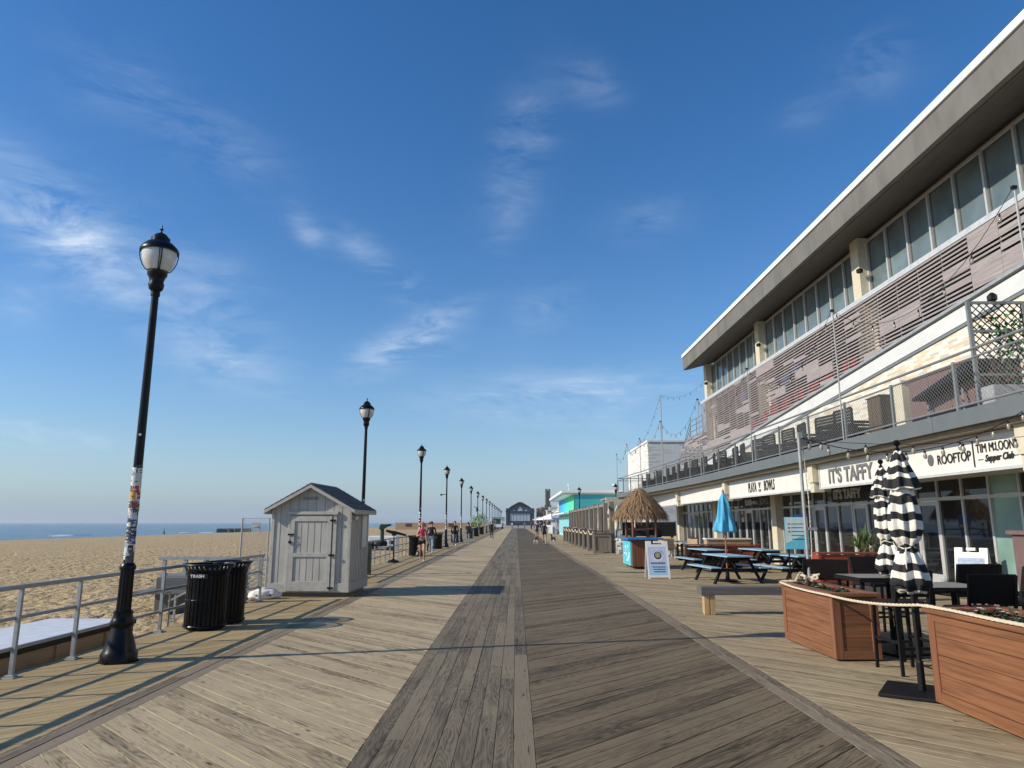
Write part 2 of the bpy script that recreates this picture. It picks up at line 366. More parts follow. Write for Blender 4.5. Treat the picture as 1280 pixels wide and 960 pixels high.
# ================================================================== THE SETTING
# ---- boardwalk: every board is real, laid diagonally between the border boards
def clip_halfplanes(poly, x0, x1, y0, y1):
    for axis, lim, sgn in ((0, x0, 1), (0, x1, -1), (1, y0, 1), (1, y1, -1)):
        out = []
        for i in range(len(poly)):
            a = poly[i]; b_ = poly[(i+1) % len(poly)]
            da = (a[axis]-lim)*sgn; db = (b_[axis]-lim)*sgn
            if da >= 0: out.append(a)
            if (da >= 0) != (db >= 0):
                t = da/(da-db); out.append((a[0]+(b_[0]-a[0])*t, a[1]+(b_[1]-a[1])*t))
        poly = out
        if len(poly) < 3: return []
    return poly
rb = random.Random(3)
class Deck:
    def __init__(s): s.v=[]; s.f=[]; s.uv=[]; s.at=[]; s.mi=[]
    def board(s, rect, ax, w, m, th=.03, ch=.0024, gap=.004):
        """rect: 2D polygon (already clipped); ax: unit vector along grain; chamfered edges by insetting"""
        n = len(rect)
        if n < 3: return
        cx = sum(p[0] for p in rect)/n; cy = sum(p[1] for p in rect)/n
        area = sum(rect[i][0]*rect[(i+1)%n][1]-rect[(i+1)%n][0]*rect[i][1] for i in range(n))/2
        if abs(area) < .01: return
        if area < 0: rect = rect[::-1]
        def inset(poly, d):
            out = []
            for i in range(n):
                p0 = Vector((*poly[i-1],0)); p = Vector((*poly[i],0)); p1 = Vector((*poly[(i+1)%n],0))
                e0 = (p-p0); e1 = (p1-p)
                if e0.length < 1e-5 or e1.length < 1e-5: out.append(poly[i]); continue
                e0.normalize(); e1.normalize()
                n0 = Vector((-e0.y, e0.x, 0)); n1 = Vector((-e1.y, e1.x, 0)); k = 1+n0.dot(n1)
                q = p+(n0+n1)*d/max(k, .3); out.append((q.x, q.y))
            return out
        a = inset(rect, gap/2); b_ = inset(rect, gap/2+ch)
        dz = rb.uniform(-.0022, .0022); tx = rb.uniform(-.012, .012)
        px, py = -ax[1], ax[0]; r3 = (rb.random(), rb.random(), rb.random())
        def z(p, base): return base+dz+((p[0]-cx)*px+(p[1]-cy)*py)*tx
        o = len(s.v)
        s.v += [(p[0], p[1], -th) for p in a]+[(p[0], p[1], z(p, -ch*.8)) for p in a]+[(p[0], p[1], z(p, 0)) for p in b_]
        fs = [tuple(o+2*n+i for i in range(n))]
        for i in range(n):
            j = (i+1) % n
            fs.append((o+i, o+j, o+n+j, o+n+i)); fs.append((o+n+i, o+n+j, o+2*n+j, o+2*n+i))
        for f in fs:
            s.f.append(f); s.mi.append(m); s.at += [(*r3, 1)]*len(f)
            for i in f:
                p = s.v[i]; s.uv += [(p[0]*ax[0]+p[1]*ax[1], (p[0]-cx)*px+(p[1]-cy)*py)]
    def build(s, name, mats):
        me = bpy.data.meshes.new(name); me.from_pydata(s.v, [], s.f)
        for m in mats: me.materials.append(m)
        me.polygons.foreach_set('material_index', s.mi)
        uvl = me.uv_layers.new(name='UVMap'); uvl.data.foreach_set('uv', [c for u in s.uv for c in u])
        at = me.attributes.new('brd', 'FLOAT_COLOR', 'CORNER'); at.data.foreach_set('color', [c for u in s.at for c in u])
        o = bpy.data.objects.new(name, me); COL.objects.link(o); return o
dk = Deck(); YE = 210
def diag(x0, x1, sgn, w, m, y0=0.5, y1=YE, joints=None):
    """boards at 45 degrees: direction (1, sgn)/sqrt2"""
    ax = (math.sqrt(.5), sgn*math.sqrt(.5)); px, py = -ax[1], ax[0]
    step = w*math.sqrt(2); y = y0-20
    while y < y1+20:
        # board centre line passes (x0, y)
        L_ = (x1-x0)*math.sqrt(2)+1
        c0 = (x0-ax[0]*.5, y-ax[1]*.5); c1 = (c0[0]+ax[0]*L_, c0[1]+ax[1]*L_)
        r = [(c0[0]-px*w/2, c0[1]-py*w/2), (c1[0]-px*w/2, c1[1]-py*w/2), (c1[0]+px*w/2, c1[1]+py*w/2), (c0[0]+px*w/2, c0[1]+py*w/2)]
        if joints:
            xs = [x0]; k = rb.randrange(3); x = x0+joints*(.35+.3*k)
            while x < x1: xs.append(x); x += joints
            xs.append(x1)
        else: xs = [x0, x1]
        for a, b_ in zip(xs[:-1], xs[1:]):
            q = clip_halfplanes(r, a, b_, y0, y1)
            if q: dk.board(q, ax, w, m)
        y += step
def along(x0, x1, n, m, length=3.66, y0=.5, y1=YE, stag=True):
    w = (x1-x0)/n
    for i in range(n):
        y = y0-rb.uniform(0, length) if stag else y0
        while y < y1:
            dk.board([(x0+i*w, y), (x0+(i+1)*w, y), (x0+(i+1)*w, y+length), (x0+i*w, y+length)], (0, 1), w, m)
            y += length
X_RAIL = -5.47; X_EDGE = -5.62
diag(X_EDGE, -3.74, 1, .118, 0)
along(-3.74, -3.46, 2, 5, 4.9)
diag(-3.46, -1.16, -1, .14, 1)
along(-1.16, -.02, 8, 2, 3.66)
along(-.02, .14, 1, 2, 4.9)
diag(.14, 2.55, 1, .14, 3)
along(2.55, 2.79, 2, 5, 4.9)
diag(2.79, 10.9, -1, .112, 4, joints=2.6, y1=62)
diag(2.79, 6.2, -1, .112, 4, joints=2.6, y0=62)
deck = tag(dk.build('boardwalk', [M_new, M_left, M_strip, M_right, M_patio, M_border]), kind='structure')
jo = MB(); jo.bb(X_EDGE+.01, 10.9, .5, YE, -.3, -.031); tag(jo.build('boardwalk_dark_base', M_gapshade), kind='structure')  # solid dark sheet under the boards; shade in the gaps put into its colour
# plain far stretch of the same walk
fw = MB(); fw.bb(-5.6, 16, YE, 430, -.3, -.002); tag(fw.build('far_boardwalk', mat('far_deck', (.30, .26, .20), .8)), kind='structure')

# ---- beach: bumpy trodden sand falling to the water
def sand_h(x, y):
    d = X_EDGE-x
    base = -.50-3.1*min(1, max(0, d/148))**1.15 - max(0, (d-148))*.05
    v = Vector((x, y, 0))
    near = max(0, 1-math.hypot(x, y-6)/120)
    h = .05*mnoise.noise(v*1.7)+.042*mnoise.noise(v*3.9+Vector((9,2,0)))
    pit = mnoise.noise(v*3.1+Vector((4,7,1)))
    h -= .14*max(0, pit-.06)
    h += .10*mnoise.noise(v*.35)
    return base+h*(.35+.65*near)
sm = MB()
def grid(xs, ys, smb):
    o = len(smb.v); nx = len(xs)
    smb.v += [(x, y, sand_h(x, y)) for y in ys for x in xs]
    for j in range(len(ys)-1):
        for i in range(nx-1):
            a = o+j*nx+i; smb.f.append((a, a+1, a+nx+1, a+nx)); smb.mi.append(0)
def geo(a, b_, s0, k):
    out = [a]; s = s0; d = 1 if b_ > a else -1
    while (b_-out[-1])*d > s: out.append(out[-1]+d*s); s *= k
    out.append(b_); return out
xs = geo(X_EDGE+.3, -400, .10, 1.0085)[::-1]
ys = geo(3, 900, .115, 1.0105)
ys = [-60, -30, -12, -4, 0]+ys
grid(xs, ys, sm)
m, nt, b = newmat('sand')
tc = N(nt, 'ShaderNodeTexCoord')
n1 = N(nt, 'ShaderNodeTexNoise'); n1.inputs['Scale'].default_value = 1.3; n1.inputs['Detail'].default_value = 8; L(nt, tc.outputs['Object'], n1.inputs['Vector'])
c = ramp(nt, n1.outputs[0], [(.3, (.40, .29, .15)), (.7, (.53, .40, .22))])
L(nt, c, b.inputs['Base Color']); b.inputs['Roughness'].default_value = .95; b.inputs['Specular IOR Level'].default_value = .15
n2 = N(nt, 'ShaderNodeTexNoise'); n2.inputs['Scale'].default_value = 5.5; n2.inputs['Detail'].default_value = 5; n2.inputs['Roughness'].default_value = .55; L(nt, tc.outputs['Object'], n2.inputs['Vector'])
n3 = N(nt, 'ShaderNodeTexVoronoi', feature='SMOOTH_F1'); n3.inputs['Scale'].default_value = 3.1; L(nt, tc.outputs['Object'], n3.inputs['Vector'])
ad = N(nt, 'ShaderNodeMath', operation='ADD'); L(nt, n2.outputs[0], ad.inputs[0]); L(nt, n3.outputs[0], ad.inputs[1])
bp = N(nt, 'ShaderNodeBump'); bp.inputs['Strength'].default_value = 1; bp.inputs['Distance'].default_value = .17
L(nt, ad.outputs[0], bp.inputs['Height']); L(nt, bp.outputs[0], b.inputs['Normal'])
beach = sm.build('beach', m, smooth=False, fixn=False); beach.data.shade_smooth(); tag(beach, kind='structure')
# ground under and behind the buildings
gd = MB(); gd.bb(10.9, 600, -60, 900, -.6, -.05); tag(gd.build('ground', mat('asphalt_ground', (.06, .06, .06), .9)), kind='structure')

# ---- sea
m, nt, b = newmat('sea_water')
b.inputs['Base Color'].default_value = (.022, .065, .082, 1); b.inputs['Roughness'].default_value = .22
tc = N(nt, 'ShaderNodeTexCoord'); mp = N(nt, 'ShaderNodeMapping'); mp.inputs['Scale'].default_value = (.30, .07, 1); L(nt, tc.outputs['Object'], mp.inputs[0])
n1 = N(nt, 'ShaderNodeTexNoise'); n1.inputs['Scale'].default_value = 1; n1.inputs['Detail'].default_value = 7; n1.inputs['Roughness'].default_value = .6; L(nt, mp.outputs[0], n1.inputs['Vector'])
c = ramp(nt, n1.outputs[0], [(.36, (.016, .042, .070)), (.5, (.035, .080, .115)), (.62, (.075, .135, .17))]); L(nt, c, b.inputs['Base Color'])
bp = N(nt, 'ShaderNodeBump'); bp.inputs['Strength'].default_value = 1; bp.inputs['Distance'].default_value = .8; L(nt, n1.outputs[0], bp.inputs['Height']); L(nt, bp.outputs[0], b.inputs['Normal'])
se = MB(); se.add([(-12000,-3000,-3.55),(-140,-3000,-3.55),(-140,12000,-3.55),(-12000,12000,-3.55)], [(0,1,2,3)])
tag(se.build('sea', m), kind='structure')
# breakers
fo = MB(); rf = random.Random(5)
for k in range(30):
    y = rf.uniform(60, 700); ln = rf.uniform(5, 26); x = -156-rf.uniform(0, 26)-(0 if y < 300 else 4); w = rf.uniform(.4, 1.5); hh = rf.uniform(.15, .6)
    n = 10; top = []; bot = []
    pts = []
    for i in range(n+1):
        t = i/n; e = math.sin(PI*t)**.6
        pts.append((x+1.2*mnoise.noise(Vector((y*.1+t*3, 0, k)))-e*.8, y+ln*t, e))
    vs = []; fs = []
    for i, (px_, py_, e) in enumerate(pts): vs += [(px_-w*e-.1, py_, -3.54), (px_, py_, -3.54+hh*e+.01), (px_+w*1.6*e+.1, py_, -3.54)]
    for i in range(n): a = i*3; fs += [(a, a+1, a+4, a+3), (a+1, a+2, a+5, a+4)]
    fo.add(vs, fs)
tag(fo.build('surf_foam', mat('foam', (.8, .82, .82), .8)), kind='stuff'); 

# ================================================================== PAVILION BUILDING
bld = thing('pavilion_building', 'two storey beachfront pavilion with slanting white roof edge, louvred upper deck and shops below', 'building', (0,0,0))
XF = 12.0
# roof: flat slab with tall taupe fascia and white coping, corner at Y 43.2
YR0, YR1 = 2.0, 43.25
rf_ = MB(); rf_.prism([(10.42,10.955),(10.56,10.955),(12.35,11.43),(24,11.43),(24,11.72),(10.42,11.72)], 'y', YR0, YR1); roof = rf_.build('roof', M_fascia, bld)
cp = MB(); cp.bb(10.36, 24.05, YR0-.05, YR1+.06, 11.722, 11.93); cp.build('coping', M_white, roof, bevel=.01)
sf = MB(); sf.prism([(10.60,10.940),(12.25,11.378),(12.25,11.40),(10.60,10.962)], 'y', YR0+.1, YR1-.10); sf.build('soffit', M_soffit, roof)
# upper wall behind the glazing and below the sill
uw = MB(); uw.bb(XF+.3, 23.5, YR0+.3, 43.0, 3.7, 11.425); uw.build('wall', M_cream, bld)
dw = MB(); dw.bb(XF+.22, XF+.297, YR0+.3, 42.9, 4.6, 9.0); dw.build('recess_shade_sheet', M_dark, bld)  # dark sheet before the wall; shade behind the louvres put into its colour
# pillars on the upper level
pl = [2.6, 12.95, 23.28, 33.45, 43.0]
for y in pl:
    p = MB(); p.bb(XF-.32, XF+.28, y-.27, y+.27, 6.6, 11.24); p.build('pillar', M_cream, bld, bevel=.01)
    q = MB(); q.bb(XF-.02, XF+.27, y-.5, y+.5, 4.0, 9.0); q.build('brick_pier', M_brick, bld)
    g = MB(); g.lathe([(.03, 0), (.10, .02), (.11, .12), (.06, .16)], 10, (XF-.40, y-.45, 9.9)); g.bar((XF-.40, y-.45, 9.95), (XF-.30, y-.35, 10.05), .03, .03); g.build('wall_lamp', M_blackm, bld)
# glazing: four bays of eight tall panes
for k in range(4):
    y0, y1 = pl[k]+.30, pl[k+1]-.30; n = 8 if k else 8; st = (y1-y0)/n
    fr = MB()
    fr.bb(XF, XF+.10, y0, y1, 9.06, 9.16); fr.bb(XF, XF+.10, y0, y1, 11.05, 11.13)
    for i in range(n+1): fr.bb(XF-.04, XF+.12, y0+i*st-.035, y0+i*st+.035, 9.161, 11.049)
    w = fr.build('window', M_frame, bld, bevel=.004)
    ins = MB()
    for i in range(n):
        a, b_ = y0+i*st+.036, y0+(i+1)*st-.036
        gq = MB(); gq.bb(XF+.05, XF+.062, a+.05, b_-.05, 9.21, 11.0); gq.build('pane', M_blind, w)
        for (u0,u1,v0,v1) in ((a,a+.05,9.162,11.048),(b_-.05,b_,9.162,11.048),(a+.05,b_-.05,9.162,9.21),(a+.05,b_-.05,11.0,11.048)):
            ins.bb(XF+.03, XF+.08, u0, u1, v0, v1)
    ins.build('sash', mat('dark_bronze_sash', (.10, .105, .10), .5), w)
# sill rail above the louvred screen
sr = MB(); sr.bb(XF-.36, XF+.02, 5.5, 44.1, 9.0, 9.07); sr.bb(XF-.40, XF-.362, 5.5, 44.1, 8.93, 9.09); sr.build('sill_rail', mat('silver_sill', (.58, .60, .60), .45, .2), bld)

# ramp with concrete side band
def zb(Y): return 6.74-.0735*(Y-15)            # underside of the band
def ztop(Y): return zb(Y)+.42
XR = 11.25
rm = MB(); Y0, Y1 = 5.5, 54.0
rm.prism([(Y0, zb(Y0)), (Y1, zb(Y1)), (Y1, ztop(Y1)-.02), (Y0, ztop(Y0))], 'x', XR, XR+.16)
rm.build('ramp_band', M_conc, bld, bevel=.01)
rd = MB(); rd.prism([(Y0, zb(Y0)+.1), (Y1, zb(Y1)+.1), (Y1, zb(Y1)+.3), (Y0, zb(Y0)+.3)], 'x', XR+.165, XF+.2); rd.build('ramp_floor', M_slab, bld)
rc = MB()
rc.prism([(Y0, ztop(Y0)+.06), (Y1, ztop(Y1)+.06), (Y1, ztop(Y1)+.14), (Y0, ztop(Y0)+.14)], 'x', XR-.05, XR+.25)
rc.build('ramp_cap', mat('zinc_cap', (.36, .38, .38), .5, .2), bld)
rs = MB(); rs.prism([(Y0, zb(Y0)-.075), (Y1, zb(Y1)-.075), (Y1, zb(Y1)-.003), (Y0, zb(Y0)-.003)], 'x', XR+.02, XR+.3); rs.build('ramp_beam', M_greysteel, bld)
# long-brick wall under the ramp
bw = MB(); bw.prism([(5.5, 3.71), (50, 3.71), (50, zb(50)-.08), (5.5, zb(5.5)-.08)], 'x', XR+.06, XR+.3); bw.build('brick_wall', M_brick, bld)

# louvred screen: uprights + slats, many cells closed solid
XS = 11.62; rs_ = random.Random(11)
sc = MB(); up = MB(); st = 1.17; pitch = .118
def screen_low(Y): return ztop(Y)+.16
def screen_top(Y):
    if Y <= 44.1: return 8.92
    if Y <= 48.0: return 7.30
    return 7.30-(Y-48.0)*.40
Y = 5.6; cells = []
closed = {}
while Y < 50.3:
    ya, yb = Y, min(Y+st, 50.3)
    zt = screen_top((ya+yb)/2) if ya > 43.5 else 8.92
    z = 8.92
    up = MB(); up.bb(XS+.03, XS+.07, ya-.02, ya+.02, screen_low(ya), min(zt, screen_top(ya))); up.build('screen_post', M_greysteel, bld)
    row = 0
    while z > screen_low(yb):
        if z <= zt+.001:
            key = (int((ya)/2.34+(row//4)*.5), row//3 if ya > 24 else row//4)
            if key not in closed: closed[key] = rs_.random() < (.32 if ya < 24 else .16+.20*(row > 9) if ya < 44 else .2)
            solid = closed[key] and rs_.random() < .86 or rs_.random() < .05
            h = pitch-.004 if solid else .052
            if z-h > screen_low(ya)-.02: sc.bb(XS, XS+.025, ya+.004, yb-.004, z-h, z)
        z -= pitch; row += 1
    Y += st
scr = sc.build('louvre_screen', M_slat, bld)
# things showing red and blue through the louvres
for k, (y, z) in enumerate([(26.3, 6.35), (27.6, 6.3), (29.0, 6.3), (30.4, 6.2), (31.9, 6.1), (33.4, 6.0), (35.0, 5.9), (24.4, 6.45), (37.6, 5.75)]):
    q = MB(); q.bb(XS+.09, XS+.13, y-.5, y+.5, z, z+.8); q.build('red_banner', M_red, bld)
for y, z in [(13.6, 8.3), (29.3, 7.9), (30.6, 7.6), (36.5, 7.8)]:
    q = MB(); q.bb(XS+.2, XS+.25, y-.5, y+.5, z, z+.5); q.build('blue_banner', M_bluep, bld)

# balcony slab: straight, then bending toward the walk at the far end
def slabx(Y): return 8.28 if Y < 30 else 8.28-.98*((Y-30)/22)**1.5
SY = [2]+list(range(6, 30, 4))+[30, 33, 36, 39, 42, 45, 48, 50.5, 52]
bs = MB()
poly = [(slabx(y), y) for y in SY]+[(XF+.25, 52), (XF+.25, 2)]
bs.prism(poly, 'z', 3.40, 3.68); bs.build('balcony_slab', M_slab, bld)
fa = MB()
for a, b_ in zip(SY[:-1], SY[1:]): fa.bar((slabx(a)-.015, a+.006, 3.545), (slabx(b_)-.015, b_-.006, 3.545), .03, .31)
fa.bar((slabx(52)-.01, 52.02, 3.545), (XF, 52.02, 3.545), .03, .31)
fa.build('balcony_fascia', M_slab, bld, bevel=.004)
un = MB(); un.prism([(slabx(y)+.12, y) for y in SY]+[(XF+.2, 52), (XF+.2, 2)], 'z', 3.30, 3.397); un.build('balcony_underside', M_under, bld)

# balcony railing: its posts, top rails, bottom rail and chain-link infill
br = thing('balcony_railing', 'grey steel railing with diamond mesh along the edge of the upper balcony', 'railing', (0,0,3.69))
py = [6.4+2.3*i for i in range(20)]+[51.95]
for y in py:
    p = MB(); p.bb(slabx(y)+.06, slabx(y)+.115, y-.03, y+.03, 0, .97); p.build('post', M_greysteel, br, bevel=.004)
yy = [y for y in SY if y > 3]
for z, r in ((1.09, .028), (.93, .020), (.10, .022)):
    t = MB(); t.tube([(slabx(y)+.088, y, z) for y in yy]+[(slabx(52)+.088, 51.95, z), (XF-.2, 51.95, z)], r, 8); t.build('rail', M_greysteel, br, smooth=True)
ms = MB(); y = 5.5
while y < 50:
    s_ = .075 if y < 26 else .15
    for sg in (1, -1):
        a, b_ = (y, y+.83*sg)
        if b_ > 3 : ms.bar((slabx(y)+.088+.003*sg, a, .10), (slabx(y)+.088+.003*sg, b_, .93), .0035, .0035)
    y += s_*1.25
ms.build('mesh_infill', M_steel, br)

# end of the building: platform and stair rails beyond the screen
es = thing('end_stair', 'grey steel stair with handrails at the far end of the upper deck', 'stair', (0,0,0))
fl = MB()
for i in range(20): fl.bb(XS+.1, XS+1.2, 47.4+i*.28, 47.4+(i+1)*.28-.02, 7.2-i*.175-.04, 7.2-i*.175)
fl.build('treads', M_greysteel, es)
lf = MB(); lf.bb(XS+.05, XF+1.5, 44.15, 47.38, 7.05, 7.2); lf.build('landing', M_greysteel, es)
for dx in (0, 1.1):
    hr = MB()
    for dz in (1.1, .75, .4): hr.tube([(XS+.1+dx, 44.2, 7.2+dz), (XS+.1+dx, 47.4, 7.2+dz), (XS+.1+dx, 53.0, 3.7+dz)], .025, 6)
    for i in range(5): y_ = 47.4+i*1.4; z_ = 7.2-i*.875; hr.tube([(XS+.1+dx, y_, z_-.1), (XS+.1+dx, y_, z_+1.1)], .025, 6)
    for y_ in (44.2, 45.8): hr.tube([(XS+.1+dx, y_, 7.2), (XS+.1+dx, y_, 8.3)], .025, 6)
    hr.build('handrail', M_greysteel, es)
# ---- ground floor: pillars, sign band, shop fronts
PY = [3.2, 11.95, 20.75, 29.5, 38.25, 46.95]
XP = 10.5
for y in PY:
    p = MB(); p.bb(XP, XP+.75, y-.28, y+.28, 0, 3.3); p.build('pillar', M_cream, bld, bevel=.012)
    q = MB(); q.bb(8.52, 8.9, y-.17, y+.17, 2.78, 3.30); q.bb(8.56, 8.86, y-.13, y+.13, 2.5, 2.779); q.build('sign_bracket', M_cream, bld, bevel=.008)
bm_ = MB(); bm_.bb(XP+.1, XP+1.2, 3, 50, 2.80, 3.298); bm_.build('shop_beam', M_cream, bld)
signs = []
for k in range(5):
    y0, y1 = PY[k]+.22, PY[k+1]-.22
    s_ = MB(); s_.bb(8.70, 8.76, y0, y1, 2.60, 3.27); s = s_.build('sign_band', M_offwhite, bld, bevel=.006)
    f = MB()
    for (a, b_, c_, d_) in ((y0, y1, 2.575, 2.63), (y0, y1, 3.23, 3.285), (y0, y0+.05, 2.631, 3.229), (y1-.05, y1, 2.631, 3.229)): f.bb(8.675, 8.699, a, b_, c_, d_)
    f.build('sign_frame', mat('pale_grey_frame', (.50, .50, .48), .5), s); signs.append(s)
M_ink = mat('black_sign_ink', (.02, .02, .02), .6); M_inkg = mat('grey_raised_letter', (.16, .16, .155), .5)
XL = 8.69
def sgn(body, y, z, size, sx, par, m_=M_ink, x=XL, dep=.012, bold=0): return text(body, size, m_, par, (x, y, z), (0,-1,0), (0,0,1), sx, dep, bold)
sgn('PLAYA', 26.85, 2.75, .50, .62, signs[2], bold=.004)
sgn('BOWLS', 25.15, 2.75, .50, .62, signs[2], bold=.004)
pn = MB()       # small pineapple-bowl emblem between the words
pn.prism([(25.60+.13*math.cos(a), 2.82+.10*math.sin(a)) for a in [PI+PI*i/8 for i in range(9)]], 'x', XL-.008, XL)
for a in (-.5, -.2, .1, .4): pn.bar((XL-.004, 25.60, 2.86), (XL-.004, 25.60+a*.25, 3.06), .02, .01)
pn.build('emblem', M_inkg, signs[2])
sgn("IT'S TAFFY", 19.9, 2.72, .54, 1.0, signs[1], M_inkg, bold=.012, dep=.03)
sgn('ROOFTOP', 14.72, 2.82, .27, .88, signs[1], bold=.003)
rg = MB(); rg.prism([(14.95+.10*math.cos(a), 2.93+.12*math.sin(a)) for a in [2*PI*i/16 for i in range(16)]], 'x', XL-.008, XL); rg.build('emblem', mat('sign_grey', (.12,.12,.12), .6), signs[1])
ln = MB(); ln.bb(XL-.008, XL, 13.52, 13.545, 2.68, 3.16); ln.build('divider', M_ink, signs[1])
sgn('TIM M', 13.45, 2.93, .24, .8, signs[1]); sgn('C', 12.985, 2.95, .17, .8, signs[1]); sgn("LOONE'S", 12.90, 2.93, .24, .72, signs[1])
t_ = sgn('Supper Club', 13.22, 2.76, .17, .9, signs[1], bold=.004)
for v in t_.data.vertices: v.co.y -= (v.co.z-2.76)*.3
for a, b_ in ((13.42, 13.27), (12.48, 12.33)):
    q = MB(); q.bb(XL-.006, XL, b_, a, 2.80, 2.81); q.build('flourish', M_ink, signs[1])
# shop fronts
XG = 10.78
def shopfront(y0, y1, doors, glass=None, ob=[]):
    n = max(3, round((y1-y0)/.95)); st = (y1-y0)/n
    fr = MB()
    fr.bb(XG-.03, XG+.08, y0, y1, 2.20, 2.28); fr.bb(XG-.03, XG+.08, y0, y1, 2.70, 2.79); fr.bb(XG-.03, XG+.08, y0, y1, 0, .12)
    for i in range(n+1):
        fr.bb(XG-.04, XG+.09, y0+i*st-.035, y0+i*st+.035, .121, 2.199); fr.bb(XG-.04, XG+.09, y0+i*st-.03, y0+i*st+.03, 2.281, 2.699)
    w = fr.build('shopfront', M_frame, bld, bevel=.004)
    for i in range(n):
        a, b_ = y0+i*st+.036, y0+(i+1)*st-.036
        gm = M_greenglass if (glass and i in glass) else M_shopglass
        q = MB(); q.bb(XG+.01, XG+.02, a, b_, 2.285, 2.695); q.build('pane', gm, w)
        if i in doors:
            d = MB()
            for (u0,u1,v0,v1) in ((a+.005,a+.10,.125,2.19),(b_-.10,b_-.005,.125,2.19),(a+.10,b_-.10,.125,.36),(a+.10,b_-.10,2.08,2.19)): d.bb(XG-.02, XG+.04, u0, u1, v0, v1)
            d.tube([(XG-.08, b_-.14, .95), (XG-.08, b_-.14, 1.35)], .014, 6); d.bar((XG-.08, b_-.14, .96), (XG-.02, b_-.14, .96), .02, .02); d.bar((XG-.08, b_-.14, 1.34), (XG-.02, b_-.14, 1.34), .02, .02)
            dd = d.build('door', M_frame, w); q = MB(); q.bb(XG+.005, XG+.015, a+.1, b_-.1, .36, 2.08); q.build('pane', gm, dd)
        else:
            q = MB(); q.bb(XG+.01, XG+.02, a, b_, .125, 2.195); q.build('pane', gm, w)
    return w
shopfront(3.6, 11.6, [4, 5], glass=[7, 6])
shopfront(12.35, 20.4, [6], glass=[3])
shopfront(21.1, 29.15, [4, 1])
shopfront(29.85, 37.9, [3])
shopfront(38.6, 46.6, [4, 5])
# dark name boards on the shop fronts
b1 = MB(); b1.bb(XG-.12, XG-.06, 29.7, 33.9, 2.32, 2.78); nb = b1.build('name_board', M_blackm, bld, bevel=.006)
sgn('PLAYA', 33.5, 2.42, .38, .85, nb, M_white, x=XG-.13, bold=.008)
sgn('BOWLS', 31.5, 2.42, .38, .85, nb, mat('grey_letter', (.25, .25, .24), .5), x=XG-.13, bold=.008)
q = MB(); q.lathe([(.10, 0), (.16, .05), (.17, .14)], 14, (XG-.2, 31.77, 2.44)); q.build('emblem', M_ac, nb)
b1 = MB(); b1.bb(XG-.12, XG-.06, 20.95, 24.3, 2.32, 2.80); nb = b1.build('name_board', M_blackm, bld, bevel=.006)
sgn("IT'S TAFFY", 24.1, 2.42, .42, .98, nb, mat('silver_letter', (.55, .53, .48), .4), x=XG-.14, bold=.012, dep=.04)

